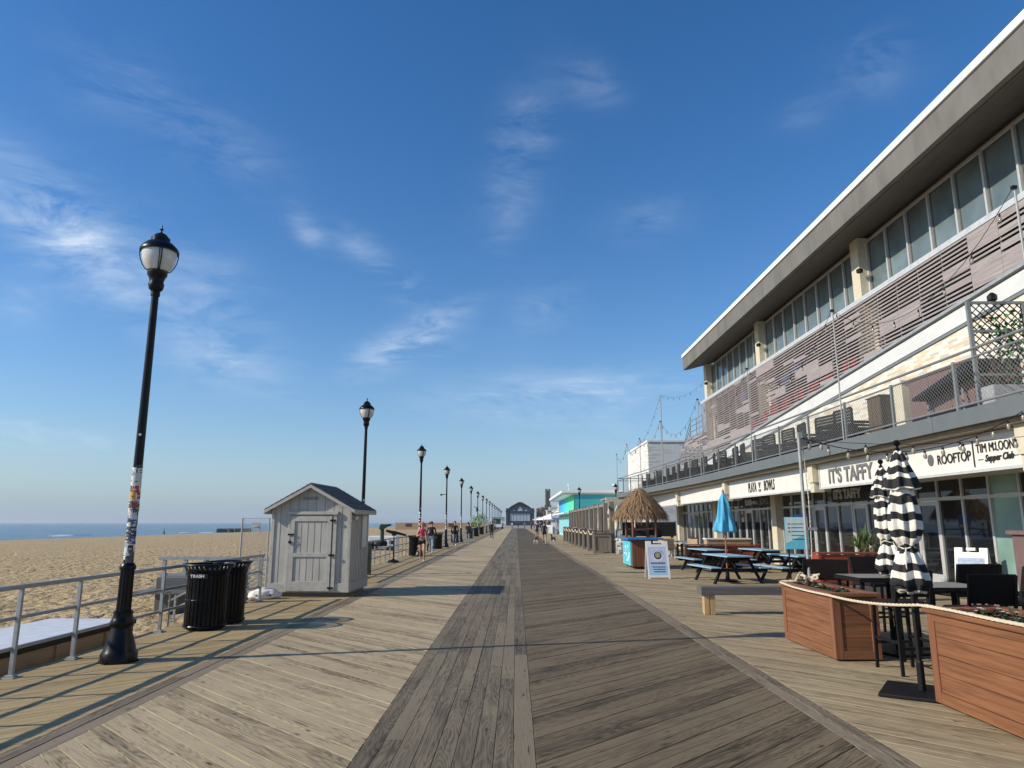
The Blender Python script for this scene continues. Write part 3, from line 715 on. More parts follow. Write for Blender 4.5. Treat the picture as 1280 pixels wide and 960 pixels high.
# ================================================================== SEA SIDE
# ---- street lamps
def make_lamp(nst, cam=False):
    t = thing('street_lamp', '', 'street lamp', (0,0,0), 0, 'street lamps along the beach railing')
    b_ = MB(); b_.lathe([(.205,0),(.205,.10),(.185,.13),(.16,.22),(.125,.33),(.112,.40),(.135,.43),(.14,.46),(.12,.50),(.105,.54),(.112,.58),(.10,.60)], 28)
    for k in range(6): a = k*PI/3+.3; b_.lathe([(.018,0),(.018,.03)], 6, (.225*math.cos(a)*.9, .225*math.sin(a)*.9, 0.0))
    b_.build('base', M_black, t, smooth=True)
    f = MB(); f.lathe([(.084,.60),(.078,1.08)], 48, flute=.13, nf=12); f.lathe([(.09,1.08),(.095,1.10),(.09,1.13),(.07,1.16)], 24); f.build('fluted_shaft', M_black, t, smooth=True)
    p = MB(); p.lathe([(.058,1.16),(.055,2.5),(.045,4.60),(.058,4.61),(.058,4.66),(.05,4.67)], 20); p.build('pole', M_black, t, smooth=True)
    h = MB(); h.lathe([(.052,4.67),(.085,4.70),(.10,4.76),(.085,4.80),(.10,4.86),(.125,4.90),(.125,4.94),(.10,4.95)], 20); h.build('socket', M_black, t, smooth=True)
    g = MB(); g.lathe([(.095,4.951),(.13,4.96),(.175,5.02),(.205,5.10),(.217,5.18),(.215,5.22)], 28); gl = g.build('globe', M_globe, t, smooth=True)
    r = MB()
    for k in range(4):
        for da in (-.06, .06) if k % 2 else (0,):
            a = k*PI/2+.55+da; r.tube([(q*math.cos(a), q*math.sin(a), z) for q, z in ((.11,4.95),(.15,4.965),(.19,5.02),(.222,5.10),(.235,5.18),(.235,5.235))], .007, 5)
    r.build('ribs', M_black, gl)
    c_ = MB(); c_.lathe([(.242,5.22),(.245,5.245),(.22,5.29),(.165,5.345),(.118,5.375),(.118,5.42),(.095,5.44),(.07,5.475),(.03,5.495),(.012,5.51),(.012,5.54),(.03,5.55),(.012,5.56),(.008,5.61)], 24)
    c_.build('cap', M_black, t, smooth=True)
    cols = [(.7,.7,.68),(.62,.62,.6),(.04,.04,.045),(.55,.30,.05),(.5,.04,.04),(.25,.33,.36),(.75,.73,.66),(.05,.12,.3),(.10,.10,.10)]
    rs = random.Random(21)
    def patch(mb, a, z, w, h_, tilt, rr=.0595):
        m_ = 4; vs = []
        for j in (0, 1):
            for i in range(m_+1):
                u = (i/m_-.5)*w; v = (j-.5)*h_; uu = u*math.cos(tilt)-v*math.sin(tilt); vv = u*math.sin(tilt)+v*math.cos(tilt)
                aa = a+uu/rr; vs.append((rr*math.cos(aa), rr*math.sin(aa), z+vv))
        mb.add(vs, [(i, i+1, i+m_+2, i+m_+1) for i in range(m_)])
    if nst > 20:
        for k in range(nst):
            mb = MB(); z = 1.19+1.15*(k/nst)+rs.uniform(-.03,.03); a = rs.choice([-1.9,-1.5,-1.2,-.8,-2.3,-.4,-1.0,-1.7,2.6])+rs.uniform(-.2,.2)
            patch(mb, a, z, rs.uniform(.06,.12), rs.uniform(.045,.10), rs.uniform(-.25,.25), .0588+.0006*(k % 7))
            c1 = cols[rs.choice([0,0,0,1,1,6,6,2,3,4,5,7,8])]
            s = mb.build('sticker', mat('sticker_%d' % cols.index(c1), c1, .45), t, fixn=False)
            if rs.random() < .6:
                m2 = MB(); patch(m2, a, z, .03, .012, rs.uniform(-.4,.4), .0605+.0006*(k % 7)); m2.build('print', M_ink if sum(c1) > .8 else M_white, s, fixn=False)
        mb = MB(); patch(mb, -1.7, 1.98, .09, .10, .1, .0635); mb.build('sticker', mat('orange_sticker', (.62,.33,.06), .45), t, fixn=False)
        mb = MB(); patch(mb, -1.3, 2.75, .03, .03, .1, .0600); mb.build('sticker', M_white, t, fixn=False)
    else:
        mb = MB(); 
        for k in range(34): patch(mb, rs.uniform(-PI, PI), rs.uniform(1.2, 2.35), rs.uniform(.05,.11), rs.uniform(.04,.09), 0, .059+.0004*(k % 5))
        s = mb.build('sticker_patches', M_petalw, t, fixn=False); s.data.materials[0] = mat('sticker_6', cols[6], .45); s['kind'] = 'stuff'
    return t
lamp0 = make_lamp(88); lamp0.location = (-4.80, 9.02, 0)
lamp0['label'] = 'nearest tall black street lamp, its pole wrapped in white stickers'
lp = make_lamp(0)
ords = ['second','third','fourth','fifth','sixth','seventh','eighth','ninth','tenth','eleventh','twelfth','thirteenth','fourteenth','fifteenth','sixteenth','seventeenth','eighteenth']
for i, o_ in enumerate(ords):
    Yl = 9.02+13.55*(i+1)
    c_ = lp if i == 0 else copy_tree(lp)
    c_.location = (-4.80+.0005*i, Yl, 0)
    extra = {0: ', rising behind the small grey shed', 1: ', behind the runner', 2: ' with a small camera arm on its pole', 5: ' with a box and camera on its pole'}.get(i, ', seen as a thin post')
    c_['label'] = f'{o_} black street lamp along the beach railing{extra}'
    if i in (2, 5):
        a_ = MB(); a_.bar((0,0,3.55), (-.32,-.1,3.55), .04, .04); a_.lathe([(.07,0),(.08,.06),(.05,.12)], 10, (-.36,-.11,3.48)); 
        if i == 5: a_.bb(-.18, .0, -.2, -.05, 3.0, 3.5); a_.bar((0,0,3.3), (.35,-.1,3.05), .04, .04)
        a_.build('camera_arm', M_blackm, c_)

# ---- beach railing in runs
def railing(y0, y1, label, step=1.12, gap=None):
    t = thing('beach_railing', label, 'railing', (X_RAIL, y0, 0), 0, 'silver pipe railings on the beach edge')
    n = int(round((y1-y0)/step)); step = (y1-y0)/n
    p = MB(); p.bb(-.024, .024, -.018, .018, .012, .93); b_ = MB(); b_.box((0,0,.006), (.15,.15,.012)); b_.bb(-.05,.05,-.04,.04,.0122,.03)
    p0 = None
    for i in range(n+1):
        if p0 is None:
            p0 = p.build('post', M_steel, t, bevel=.004); f0 = b_.build('foot_plate', M_steel, p0, bevel=.003); p0.location = (0, 0, 0)
        else:
            q = p0.copy(); COL.objects.link(q); q.parent = t; q.location = (0, i*step, 0)
            f = f0.copy(); COL.objects.link(f); f.parent = q
    for z, w, h in ((.955, .065, .05), (.62, .04, .04), (.30, .04, .04)):
        r = MB(); r.bb(-w/2-(.0 if z > .9 else .036+w/2-.02), w/2-(.0 if z > .9 else .036+w/2-.02), -.1, y1-y0+.1, z-h/2, z+h/2); r.build('rail', M_steel, t, bevel=.012)
    return t
railing(3.78, 15.7, 'silver railing beside the nearest lamp and the big black bins')
railing(20.2, 45.2, 'silver railing with thin posts just beyond the grey shed')
railing(46.5, 96, 'silver railing run starting past the runner', 1.12)
railing(97, 200, 'farthest silver railing run towards the distant hall', 1.6)

# ---- slatted bins
def make_bin():
    t = thing('trash_can', '', 'trash can', (0,0,0), 0, 'black slatted trash cans along the railing')
    s = MB(); n = 30
    for k in range(n):
        a = 2*PI*k/n; c_, s_ = math.cos(a), math.sin(a); rt = [(.275,.07),(.275,.80),(.29,.86),(.335,.965)]
        for (r0,z0),(r1,z1) in zip(rt[:-1], rt[1:]): s.bar((r0*c_, r0*s_, z0), (r1*c_, r1*s_, z1), .006, .036, up=(-s_, c_, 0))
    s.build('slats', M_black, t)
    for rr, z, w in ((.28,.06,.02),(.272,.45,.012),(.282,.81,.014),(.345,.972,.018)): r = MB(); r.tube([(rr*math.cos(2*PI*i/32), rr*math.sin(2*PI*i/32), z) for i in range(33)], w, 6, cap=False); r.build('ring', M_black, t, smooth=True)
    r = MB(); r.lathe([(.22,0),(.26,.02),(.27,.05),(.27,.07)], 24); r.build('foot', M_black, t, smooth=True)
    l = MB(); l.lathe([(.235,.075),(.245,.80),(.27,.90),(.24,.90)], 20); l.build('liner', M_blackm, t, smooth=True)
    return t
def plate(t, dx=0):
    p = MB(); p.bb(-.13+dx, .13+dx, -.300, -.290, .775, .845); q = p.build('sign_plate', M_blackm, t)
    text('TRASH', .065, M_white, q, (-.115+dx, -.3005, .79), (1,0,0), (0,0,1), 1.0, .003, .0015)
bn = make_bin()
bins = [((-4.93,11.72), 'near black bin marked TRASH beside the leaning-looking lamp'), ((-4.90,12.42), 'black bin tucked right behind the nearest one'),
        ((-5.12,36.9), 'black bin left of the runner at the railing'), ((-5.05,46.6), 'black bin just behind the runner and the walker in jeans'),
        ((-5.1,60.5), 'black bin by the third lamp, left of the couple'), ((-4.95,78), 'black bin right of the walker in dark top, farther on'),
        ((-4.85,88), 'small distant black bin before the lime tree'), ((-4.9,103), 'most distant black bin along the railing')]
for i, ((x, y), lb) in enumerate(bins):
    c_ = bn if i == 0 else copy_tree(bn)
    c_.location = (x, y, 0); c_['label'] = lb; 
    if i < 2: c_.scale = (1.12, 1.05, 1.02)
plate(bn, -.02)
# ---- raised white stage outside the railing
t = thing('white_stage', 'low white topped platform on a plywood frame outside the railing', 'platform', (-5.86, 11.35, 0))
p = MB(); p.bb(-1.3, 0, -9.5, 0, .17, .205); p.build('top', mat('white_sheet_top', (.62,.64,.66), .5), t, bevel=.006)
p = MB(); p.bb(.001, .025, -9.5, .02, .13, .195); p.bb(-1.3, .02, .001, .025, .13, .195); p.build('edge_trim', M_blackm, t)
p = MB(); p.bb(-.02, .0, -9.5, -.01, -.25, .168); p.bb(-1.28, .0, -.05, -.021, -.45, .168)
for i in range(9): p.bb(.0005, .03, -.8-i*1.1, -.72-i*1.1, -.3, .125)
p.build('plywood_skirt', mat('stage_plywood', (.42,.27,.14), .7, stretch=(1,.3,8), var=.2), t)
# ---- shed
sh = thing('storage_shed', 'small grey wooden shed with shingled gable roof standing by the railing', 'shed', (-5.64, 16.68, 0), R(-2.2))
W, D, HW, HR_ = 1.84, 1.72, 1.98, 2.50
p = MB(); p.bb(.06, W-.06, .06, D-.06, 0, .09); p.build('skid', M_greyboard, sh)
p = MB(); p.prism([(0,.10),(W,.10),(W,HW),(W/2,HR_-.03),(0,HW)], 'y', 0, D); body = p.build('wall', M_shed, sh)
p = MB(); nb_ = 9
for i in range(1, nb_):     # plank joints as thin battens proud of the wall
    x = W*i/nb_; p.bb(x-.004, x+.004, -.0035, -.0005, .30, HW+(HR_-HW)*(1-abs(x-W/2)/(W/2))-.06)
for i in range(1, 12):
    y = D*i/12; p.bb(W+.0005, W+.0035, y-.004, y+.004, .30, HW-.03)
p.build('plank_joints', mat('shed_joint_shadow', (.16,.16,.155), .9), body)
p = MB(); p.bb(-.012, W+.012, -.02, -.004, .10, .30); p.bb(W+.004, W+.02, -.02, D, .10, .30); p.bb(-.02, -.004, -.02, D, .10, .30)
p.bb(W-.07, W+.001, -.0205, -.0042, .301, HW-.02); p.bb(-.001, .07, -.0205, -.0042, .301, HW-.02); p.bb(W+.0042, W+.0205, -.02, .06, .301, HW-.04)
p.build('trim', M_trim, body, bevel=.004)
rfm = MB(); ov = .13; ey = .16
for sg in (-1, 1):
    e = (W/2+sg*(W/2+ov), HW-.06); r_ = (W/2, HR_+.015)
    rfm.add([(e[0], -ey, e[1]), (r_[0], -ey, r_[1]), (r_[0], D+ey, r_[1]), (e[0], D+ey, e[1]), (e[0], -ey, e[1]+.035), (r_[0], -ey, r_[1]+.04), (r_[0], D+ey, r_[1]+.04), (e[0], D+ey, e[1]+.035)],
            [(0,1,2,3),(4,5,6,7),(0,1,5,4),(1,2,6,5),(2,3,7,6),(3,0,4,7)])
roof_ = rfm.build('roof', M_shingle, sh)
ss = MB(); rr_ = random.Random(2)
for sg in (-1, 1):
    sl = Vector((W/2+ov, 0, HR_-HW+.075)); ln_ = sl.length
    for j in range(9):
        t0, t1 = j/9, (j+1)/9; y = -ey
        while y < D+ey-.01:
            y2 = min(D+ey, y+.14+rr_.uniform(-.01,.01))
            za, zb_ = HR_+.058-t0*(HR_-HW+.075), HR_+.058-t1*(HR_-HW+.075); xa, xb_ = W/2+sg*t0*(W/2+ov), W/2+sg*t1*(W/2+ov)
            up_ = .003+.004*rr_.random()
            ss.add([(xa,y,za-.002),(xb_,y,zb_+up_),(xb_,y2-.004,zb_+up_),(xa,y2-.004,za-.002),(xb_,y,zb_-.01),(xb_,y2-.004,zb_-.01)], [(0,1,2,3),(1,4,5,2)]); y = y2
ss.build('shingles', M_shingle, roof_, fixn=False)
p = MB()
for sg in (-1, 1):
    e = (W/2+sg*(W/2+ov), HW-.06); p.add([(e[0],-ey-.02,e[1]-.06),(W/2,-ey-.02,HR_-.06),(W/2,-ey-.02,HR_+.012),(e[0],-ey-.02,e[1]+.012),(e[0],-ey-.001,e[1]-.06),(W/2,-ey-.001,HR_-.06),(W/2,-ey-.001,HR_+.012),(e[0],-ey-.001,e[1]+.012)], [(0,1,2,3),(4,5,6,7),(0,1,5,4),(2,3,7,6),(3,0,4,7)])
    x_ = e[0]; p.bb(min(x_, x_+sg*.02), max(x_, x_+sg*.02), -ey, D+ey, e[1]-.08, e[1]+.02)
p.build('barge_board', M_trim, roof_)
dr = MB(); x0, x1 = .46, 1.42
dr.bb(x0, x1, -.035, -.0045, .13, 1.80); door = dr.build('door', M_shed, sh, bevel=.003)
p = MB()
for (a, b_, c_, d_) in ((x0,x0+.10,.13,1.80),(x1-.10,x1,.13,1.80),(x0+.101,x1-.101,1.68,1.80),(x0+.101,x1-.101,.88,.97),(x0+.101,x1-.101,.13,.34)): p.bb(a, b_, -.056, -.036, c_, d_)
p.build('door_rails', M_trim, door, bevel=.003)
p = MB()
for i in range(1, 5): x = x0+.1+(x1-x0-.2)*i/5; p.bb(x-.003, x+.003, -.0385, -.0355, .35, 1.67)
p.build('plank_joints', MATS['shed_joint_shadow'], door)
p = MB(); p.bb(x0-.08, x1+.14, -.075, -.0046, 1.83, 1.90); p.bb(x1+.02, x1+.11, -.045, -.0046, .13, 1.829); p.bb(x0-.07, x0-.01, -.04, -.0046, .13, 1.829); p.build('door_frame', M_trim, sh, bevel=.004)
p = MB(); p.bb(x0-.05, x0+.09, -.075, -.057, 1.36, 1.40); p.bb(x0-.02, x0+.03, -.085, -.057, 1.18, 1.24); p.tube([(x0+.02,-.08,1.33),(x0+.02,-.10,1.28),(x0+.02,-.08,1.24)], .008, 6); p.build('latch', M_blackm, door)
p = MB()
for z in (.92, 1.70, .2): p.bb(x1-.04, x1+.09, -.078, -.058, z-.02, z+.02)
p.build('hinge', M_blackm, door)
p = MB()
for i in range(3):
    for k in range(5): p.bb(W/2-.17+i*.13-.05, W/2-.17+i*.13+.05, -.009, -.004, 2.17+k*.014, 2.177+k*.014)
p.build('vent', mat('vent_shadow', (.22,.22,.215), .8), body)
p = MB(); p.bb(W+.006, W+.03, .95, 1.45, 1.02, 1.86); wi = p.build('side_window', M_trim, sh, bevel=.004)
p = MB(); p.bb(W+.031, W+.036, 1.0, 1.40, 1.07, 1.81); p.build('pane', mat('whitened_pane', (.62,.63,.60), .3), wi)
p = MB(); p.lathe([(.05,0),(.04,.06),(.02,.08)], 10, (W+.06, .25, 1.72)); p.bar((W+.004,.25,1.78),(W+.06,.25,1.76),.03,.03); p.build('flood_lamp', M_white, sh)
# ---- chain-link gate, beach stair rails and sandbag left of the shed
g = thing('mesh_gate', 'tall narrow galvanised mesh gate left of the grey shed', 'gate', (-6.35, 16.75, -.45))
p = MB(); p.tube([(0,0,0),(0,0,2.2),(.62,.02,2.2),(.62,.02,.1)], .022, 8); p.tube([(0,0,1.25),(.62,0.02,1.25)], .016, 8); p.build('frame', M_steel, g, smooth=True)
p = MB()
for i in range(-12, 22):
    z0 = 1.26+i*.07
    for sg in (1, -1):
        a = (0, z0) if sg == 1 else (0, z0); pts = []
        for u in (0, .6): pts.append((u, z0+sg*u*1.1))
        (ua, va), (ub, vb) = pts; lo, hi = 1.26, 2.18
        def cl(u, v): return u, v
        # clip in v
        tt = [0, 1]
        if va != vb:
            ta, tb = (lo-va)/(vb-va), (hi-va)/(vb-va); ta, tb = min(ta,tb), max(ta,tb); tt = [max(0,ta), min(1,tb)]
        if tt[1]-tt[0] > .02:
            p.bar((ua+(ub-ua)*tt[0], .01*sg*.3, va+(vb-va)*tt[0]), (ua+(ub-ua)*tt[1], .01*sg*.3, va+(vb-va)*tt[1]), .003, .003)
p.build('mesh', M_steel, g)
s = thing('beach_stair_rail', 'silver slanting handrails of the beach steps beside the shed', 'stair rail', (-5.75, 16.2, 0))
for dy in (0, .95):
    p = MB()
    for dz in (.95, .72, .5, .28, .08): p.bar((.1,dy,dz), (-1.9,dy,dz-1.0), .035, .035)
    for k in range(4): x = .05-k*.6; p.bb(x-.02, x+.02, dy-.02, dy+.02, -.45-(.05 if k else -.45), .95+x*.5)
    p.build('side_rail', M_steel, s, bevel=.004)
p = MB()
for k in range(7): p.bb(-.1-k*.28, .15-k*.28, .04, .91, -.05-k*.15, -.01-k*.15)
p.build('tread', M_rawood, s)
t = thing('timber_post', 'weathered square timber post between the bins and the stair rails', 'post', (-5.78, 15.5, -.6)); q = MB(); q.bb(-.08,.08,-.08,.08,0,1.5); q.build('shaft', M_weather, t, bevel=.008)
s = thing('boardwalk_ramp', 'grey slatted ramp railing on the sand behind the stair rails', 'ramp', (-6.6, 19.0, 0))
p = MB()
for k in range(6): p.bb(-2.6+k*.55, -2.52+k*.55, -.04, .04, -.9, .78)
p.bb(-2.7, .5, -.05, .05, .70, .78); p.bb(-2.7, .5, -.02, .02, .30, .36); p.build('side_fence', M_steel, s)
p = MB(); p.bb(-2.7, .5, -1.3, -.1, -.05, 0.0); p.build('ramp_deck', M_greyboard, s)
s = thing('low_grey_box', 'low dark grey box on the sand behind the railing and bins', 'box', (-8.2, 18.8, -.6)); q = MB(); q.bb(-.85,1.0,-.4,.4,0,.9); q.build('body', M_greyboard, s, bevel=.02); q = MB(); q.tube([(.45,0,.91),(.45,0,1.02),(.85,0,1.02),(.85,0,.91)], .02, 6); q.build('handle', M_steel, s)
s = thing('bike_hoop', 'small bent steel hoop behind the near bin at the deck edge', 'hoop', (-5.75, 12.1, -.1)); q = MB(); q.tube([(0,-.12,0),(0,-.12,.55),(0,-.08,.62),(0,.08,.62),(0,.12,.55),(0,.12,0)], .017, 8); q.build('tube', M_steel, s, smooth=True)
sb = bpy.data.meshes.new('sandbag')
bmx = bmesh.new(); bmesh.ops.create_icosphere(bmx, subdivisions=4, radius=1)
for v in bmx.verts:
    n_ = mnoise.noise(v.co*2.3); v.co = Vector((v.co.x*.34, v.co.y*.20, max(-.55, v.co.z)*.15))*(1+.22*n_); v.co.z += .08
bmx.to_mesh(sb); bmx.free(); sb.materials.append(M_bagw); sb.shade_smooth()
bag = bpy.data.objects.new('sandbag', sb); COL.objects.link(bag); bag.location = (-5.55, 16.25, 0); bag.rotation_euler = (0,0,.3); tag(bag, 'crumpled white sandbag lying at the foot of the stair rails', 'sandbag')
for k in range(4):
    q = MB(); q.box((-.16+k*.09, -.185, .085), (.05,.004,.03)); q.build('print', M_ink, bag)
# ---- viewers
def viewer(loc, rz, label, arm):
    t = thing('coin_viewer', label, 'telescope', loc, rz, 'coin operated viewers at the railing')
    p = MB()
    if arm:
        p.bb(-.13,.13,-.10,.10,0,1.02); p.build('pedestal', M_viewer, t, bevel=.02)
        p = MB(); p.bar((.13,0,.93), (.55,0,.93), .07, .06); p.lathe([(.17,0),(.18,.05),(.18,.12),(.14,.16)], 18, (.46,0,.90)); p.build('arm', M_blackm, t)
        p = MB(); p.lathe([(.09,1.0),(.07,1.1),(.06,1.4),(.075,1.5)], 14, (.46,0,0)); p.build('column', M_viewer, t, smooth=True)
        p = MB(); p.prism([(.37,1.44),(.44,1.40),(.60,1.50),(.65,1.52),(.66,1.60),(.42,1.60),(.38,1.55)], 'y', -.1, .1)
        p.tube([(.60,-.05,1.56),(.74,-.05,1.58)], .035, 10); p.tube([(.60,.05,1.56),(.74,.05,1.58)], .035, 10); p.build('head', M_viewer, t, bevel=.015)
    else:
        p.lathe([(.24,0),(.24,.08),(.10,.12),(.03,.16),(.022,1.12)], 16); p.build('stand', M_blackm, t, smooth=True)
        p = MB(); p.tube([(-.34,0,1.32),(-.1,0,1.25),(.05,0,1.24),(.52,0,1.12)], [.05,.07,.06,.045], 10); p.bb(-.08,.10,-.06,.06,1.10,1.22); p.build('head', M_blackm, t)
    return t
viewer((-4.82, 23.6, 0), 0, 'dark green viewer on a square pedestal with side arm beside the shed', True)
viewer((-5.15, 30.6, 0), 0, 'black swivelling viewer on a round base left of the distant bin', False)
# ---- things on the beach
t = thing('beach_cabin_row', 'long tan plywood hut row on the sand with dark openings', 'hut', (-50, 300, -1.4))
p = MB(); p.bb(0,36,0,5,0,3.0); bq = p.build('wall', M_tanwall, t)
for x in (4.2, 10.0, 22.0, 30.0): p = MB(); p.bb(x,x+2.6,-.05,-.005,1.3,2.7); p.build('opening', mat('dark_russet', (.10,.03,.02), .9), bq)  # flat dark red-brown panels set on the wall face
for i in range(2):
    p = MB(); p.bb(36.2+i*.1, 39+i*2, -3-i*3, -1, 0, 2.7); p.build('annex', M_tanwall, t)
t = thing('beach_trailer', 'white beach equipment trailer parked on the sand past the shed', 'trailer', (-12.2, 60, -.8)); p = MB(); p.bb(0,2.3,0,1.6,.4,1.35); bq = p.build('body', M_white, t, bevel=.05)
for x in (.3,1.1,1.7): p = MB(); p.bb(x,x+.35,-.02,-.005,.7,1.0); p.build('hatch', M_navy, bq)
for x in (.5,1.8): p = MB(); p.tube([(x,-.05,.3),(x,.1,.3)], .3, 14); p.build('wheel', M_tyre, t)
t = thing('tan_crate', 'tan box with dark side on the sand just right of the shed', 'crate', (-12.9, 58.6, -.8)); p = MB(); p.bb(-.2,.5,0,1.2,.0,1.25); p.build('body', M_tanwall, t); p = MB(); p.bb(.505,.55,0,1.2,.0,1.3); p.build('end_panel', mat('dark_russet', (.10,.03,.02), .9), t)
t = thing('lifeguard_stand', 'tiny pale lifeguard stand far off at the edge of the surf', 'lifeguard stand', (-92, 255, -2.6)); p = MB(); p.bb(-1.5,1.5,-1.2,1.2,2.2,2.5)
for a in (-1.4,1.4):
    for b_ in (-1.1,1.1): p.bar((a*1.3,b_*1.3,0),(a,b_,2.3),.15,.15)
p.bb(-1.5,1.5,.9,1.1,2.5,4.2); p.build('frame', M_ac, t); p = MB(); p.bb(-1.0,1.0,-.5,.8,2.9,3.1); p.build('seat', M_white, t)
t = thing('stone_jetty', 'dark rock jetty reaching into the sea left of the shed', 'jetty', (-152, 400, -3.6)); q = MB(); rj = random.Random(8)
for k in range(120):
    x = -rj.uniform(-4, 12); s_ = rj.uniform(1, 2.6); q.box((x, rj.uniform(-3,3), s_*.3), (s_*1.6,s_*1.3,s_), rj.uniform(0,3))
q.build('rocks', mat('wet_rock', (.06,.06,.06), .7), t)
t = thing('marker_buoy', 'tiny dark marker standing in the sea off the beach', 'buoy', (-166, 341, -3.6)); q = MB(); q.lathe([(.3,0),(.3,1.2),(.12,1.4),(.08,2.6)], 10); q.build('body', M_blackm, t)
t = thing('lime_tree', 'bushy lime green potted tree by the far railing', 'tree', (-5.4, 106, 0)); p = MB(); p.tube([(0,0,0),(.05,0,.8),(-.02,0,1.5)], [.10,.07,.04], 8); p.build('trunk', M_bark, t)
p = MB(); rj = random.Random(4)
for k in range(900):
    d = Vector((rj.gauss(0,1), rj.gauss(0,1), rj.gauss(0,1))).normalized()*rj.uniform(.5,1.25); c0 = Vector((d.x*1.15, d.y, 1.95+d.z*.85+.2*math.sin(3*d.x)))
    u = Vector((rj.gauss(0,1), rj.gauss(0,1), rj.gauss(0,1))).normalized()*.10; v = u.orthogonal().normalized()*.05
    p.add([c0-u, c0+v, c0+u, c0-v], [(0,1,2,3)])
p.build('crown', M_lime, t, fixn=False)
t = thing('food_cart', 'white food cart with dark green side panel far along the walk', 'food cart', (-4.55, 185, 0)); p = MB(); p.bb(-1.6,1.6,0,2.2,.45,2.9); q = p.build('body', M_white, t, bevel=.05); p = MB(); p.bb(-1.5,.6,-.02,-.005,1.25,2.6); p.build('side_panel', M_greenv, q); p = MB(); p.bb(-1.75,1.75,-.4,2.3,2.92,3.02); p.build('canopy', M_ac, t)
for x in (-1.0,1.0): p = MB(); p.tube([(x,-.05,.3),(x,.15,.3)], .32, 14); p.build('wheel', M_tyre, t)

# ================================================================== CAFE SIDE
rp = random.Random(31)
def planter(loc, LX, LY, H, label):
    """composite box: long side along y (length LY, towards +y), depth LX"""
    t = thing('composite_planter', label, 'planter', loc, 0, 'brown composite planter boxes joined by rope')
    p = MB(); p.bb(.03, LX-.03, .03, LY-.03, .03, H-.12); p.build('liner', M_dark, t)
    n = int((H-.2)/.135); hh = (H-.20)/n
    for u0, u1 in ((.012, .029), (LX-.029, LX-.012)):
        a = MB()
        for k in range(n): a.bb(u0, u1, .1, LY-.1, .12+k*hh+.002, .12+k*hh+hh-.003)
        a.build('side_boards', M_comp, t, bevel=.002)
    for u0, u1 in ((.012, .029), (LY-.029, LY-.012)):
        a = MB()
        for k in range(n): a.bb(.1, LX-.1, u0, u1, .12+k*hh+.002, .12+k*hh+hh-.003)
        a.build('end_boards', M_compx, t, bevel=.002)
    for x in (0, LX-.1):
        for y in (0, LY-.1): f = MB(); f.bb(x, x+.1, y, y+.1, .02, H-.045); f.build('corner_post', wood_mat('brown_composite_z', (.27,.112,.055), (.16,.064,.031), 'z', .42), t, bevel=.004)
    for x in (0.001, LX-.028): [MB().bb(x, x+.027, .101, LY-.101, a_, b_).build('side_rail', M_comp, t, bevel=.003) for a_, b_ in ((.021, .118), (H-.115, H-.046))]
    for y in (0.001, LY-.028): [MB().bb(.101, LX-.101, y, y+.027, a_, b_).build('end_rail', M_compx, t, bevel=.003) for a_, b_ in ((.021, .118), (H-.115, H-.046))]
    f = MB()
    f.bb(-.03, .10, -.03, LY+.03, H-.044, H); f.bb(LX-.10, LX+.03, -.03, LY+.03, H-.044, H); f.bb(.101, LX-.101, -.03, .10, H-.044, H-.001); f.bb(.101, LX-.101, LY-.10, LY+.03, H-.044, H-.001)
    f.build('rim', M_comp, t, bevel=.006)
    f = MB(); f.bb(.101, LX-.101, .101, LY-.101, H-.14, H-.07); f.build('soil', M_soil, t)
    return t
def flowers(loc, LX, LY, label, n):
    t = thing('bedding_flowers', label, 'flowers', loc)
    lf = MB(); pk = MB(); wh = MB()
    for k in range(n):
        cx, cy = rp.uniform(.14, LX-.14), rp.uniform(.14, LY-.14)
        for j in range(6):
            a = rp.uniform(0, 2*PI); l = rp.uniform(.03,.07); p0 = Vector((cx, cy, rp.uniform(0,.03))); d = Vector((math.cos(a), math.sin(a), rp.uniform(.3,1.3)))*l; s_ = Vector((-math.sin(a), math.cos(a), 0))*.014
            lf.add([p0, p0+d*.5+s_, p0+d, p0+d*.5-s_], [(0,1,2,3)])
        tg = pk if rp.random() < .6 else wh
        if rp.random() < .38:
            c0 = Vector((cx, cy, rp.uniform(.05,.10)))
            for j in range(5):
                a = j*2*PI/5+cx*9; d = Vector((math.cos(a), math.sin(a), .35))*.026; s_ = Vector((-math.sin(a), math.cos(a), 0))*.014
                tg.add([c0, c0+d*.6+s_, c0+d, c0+d*.6-s_], [(0,1,2,3)])
    lf.build('leaves', M_green, t, fixn=False); tag(pk.build('magenta_blooms', M_pink, t, fixn=False), kind='stuff'); tag(wh.build('white_blooms', M_petalw, t, fixn=False), kind='stuff')
P1 = (3.88, 9.09, 0); P2 = (3.90, 5.20, 0)
planter(P1, .56, 1.68, .80, 'brown composite planter standing farther off, with the light pole on it')
planter(P2, .75, 1.86, .86, 'brown composite planter nearest the camera, cut by the picture edge')
flowers((P1[0], P1[1], .73), .56, 1.68, 'small dark flowers growing in the farther planter', 60)
flowers((P2[0], P2[1], .79), .75, 1.86, 'magenta and white flowers growing in the nearest planter', 95)
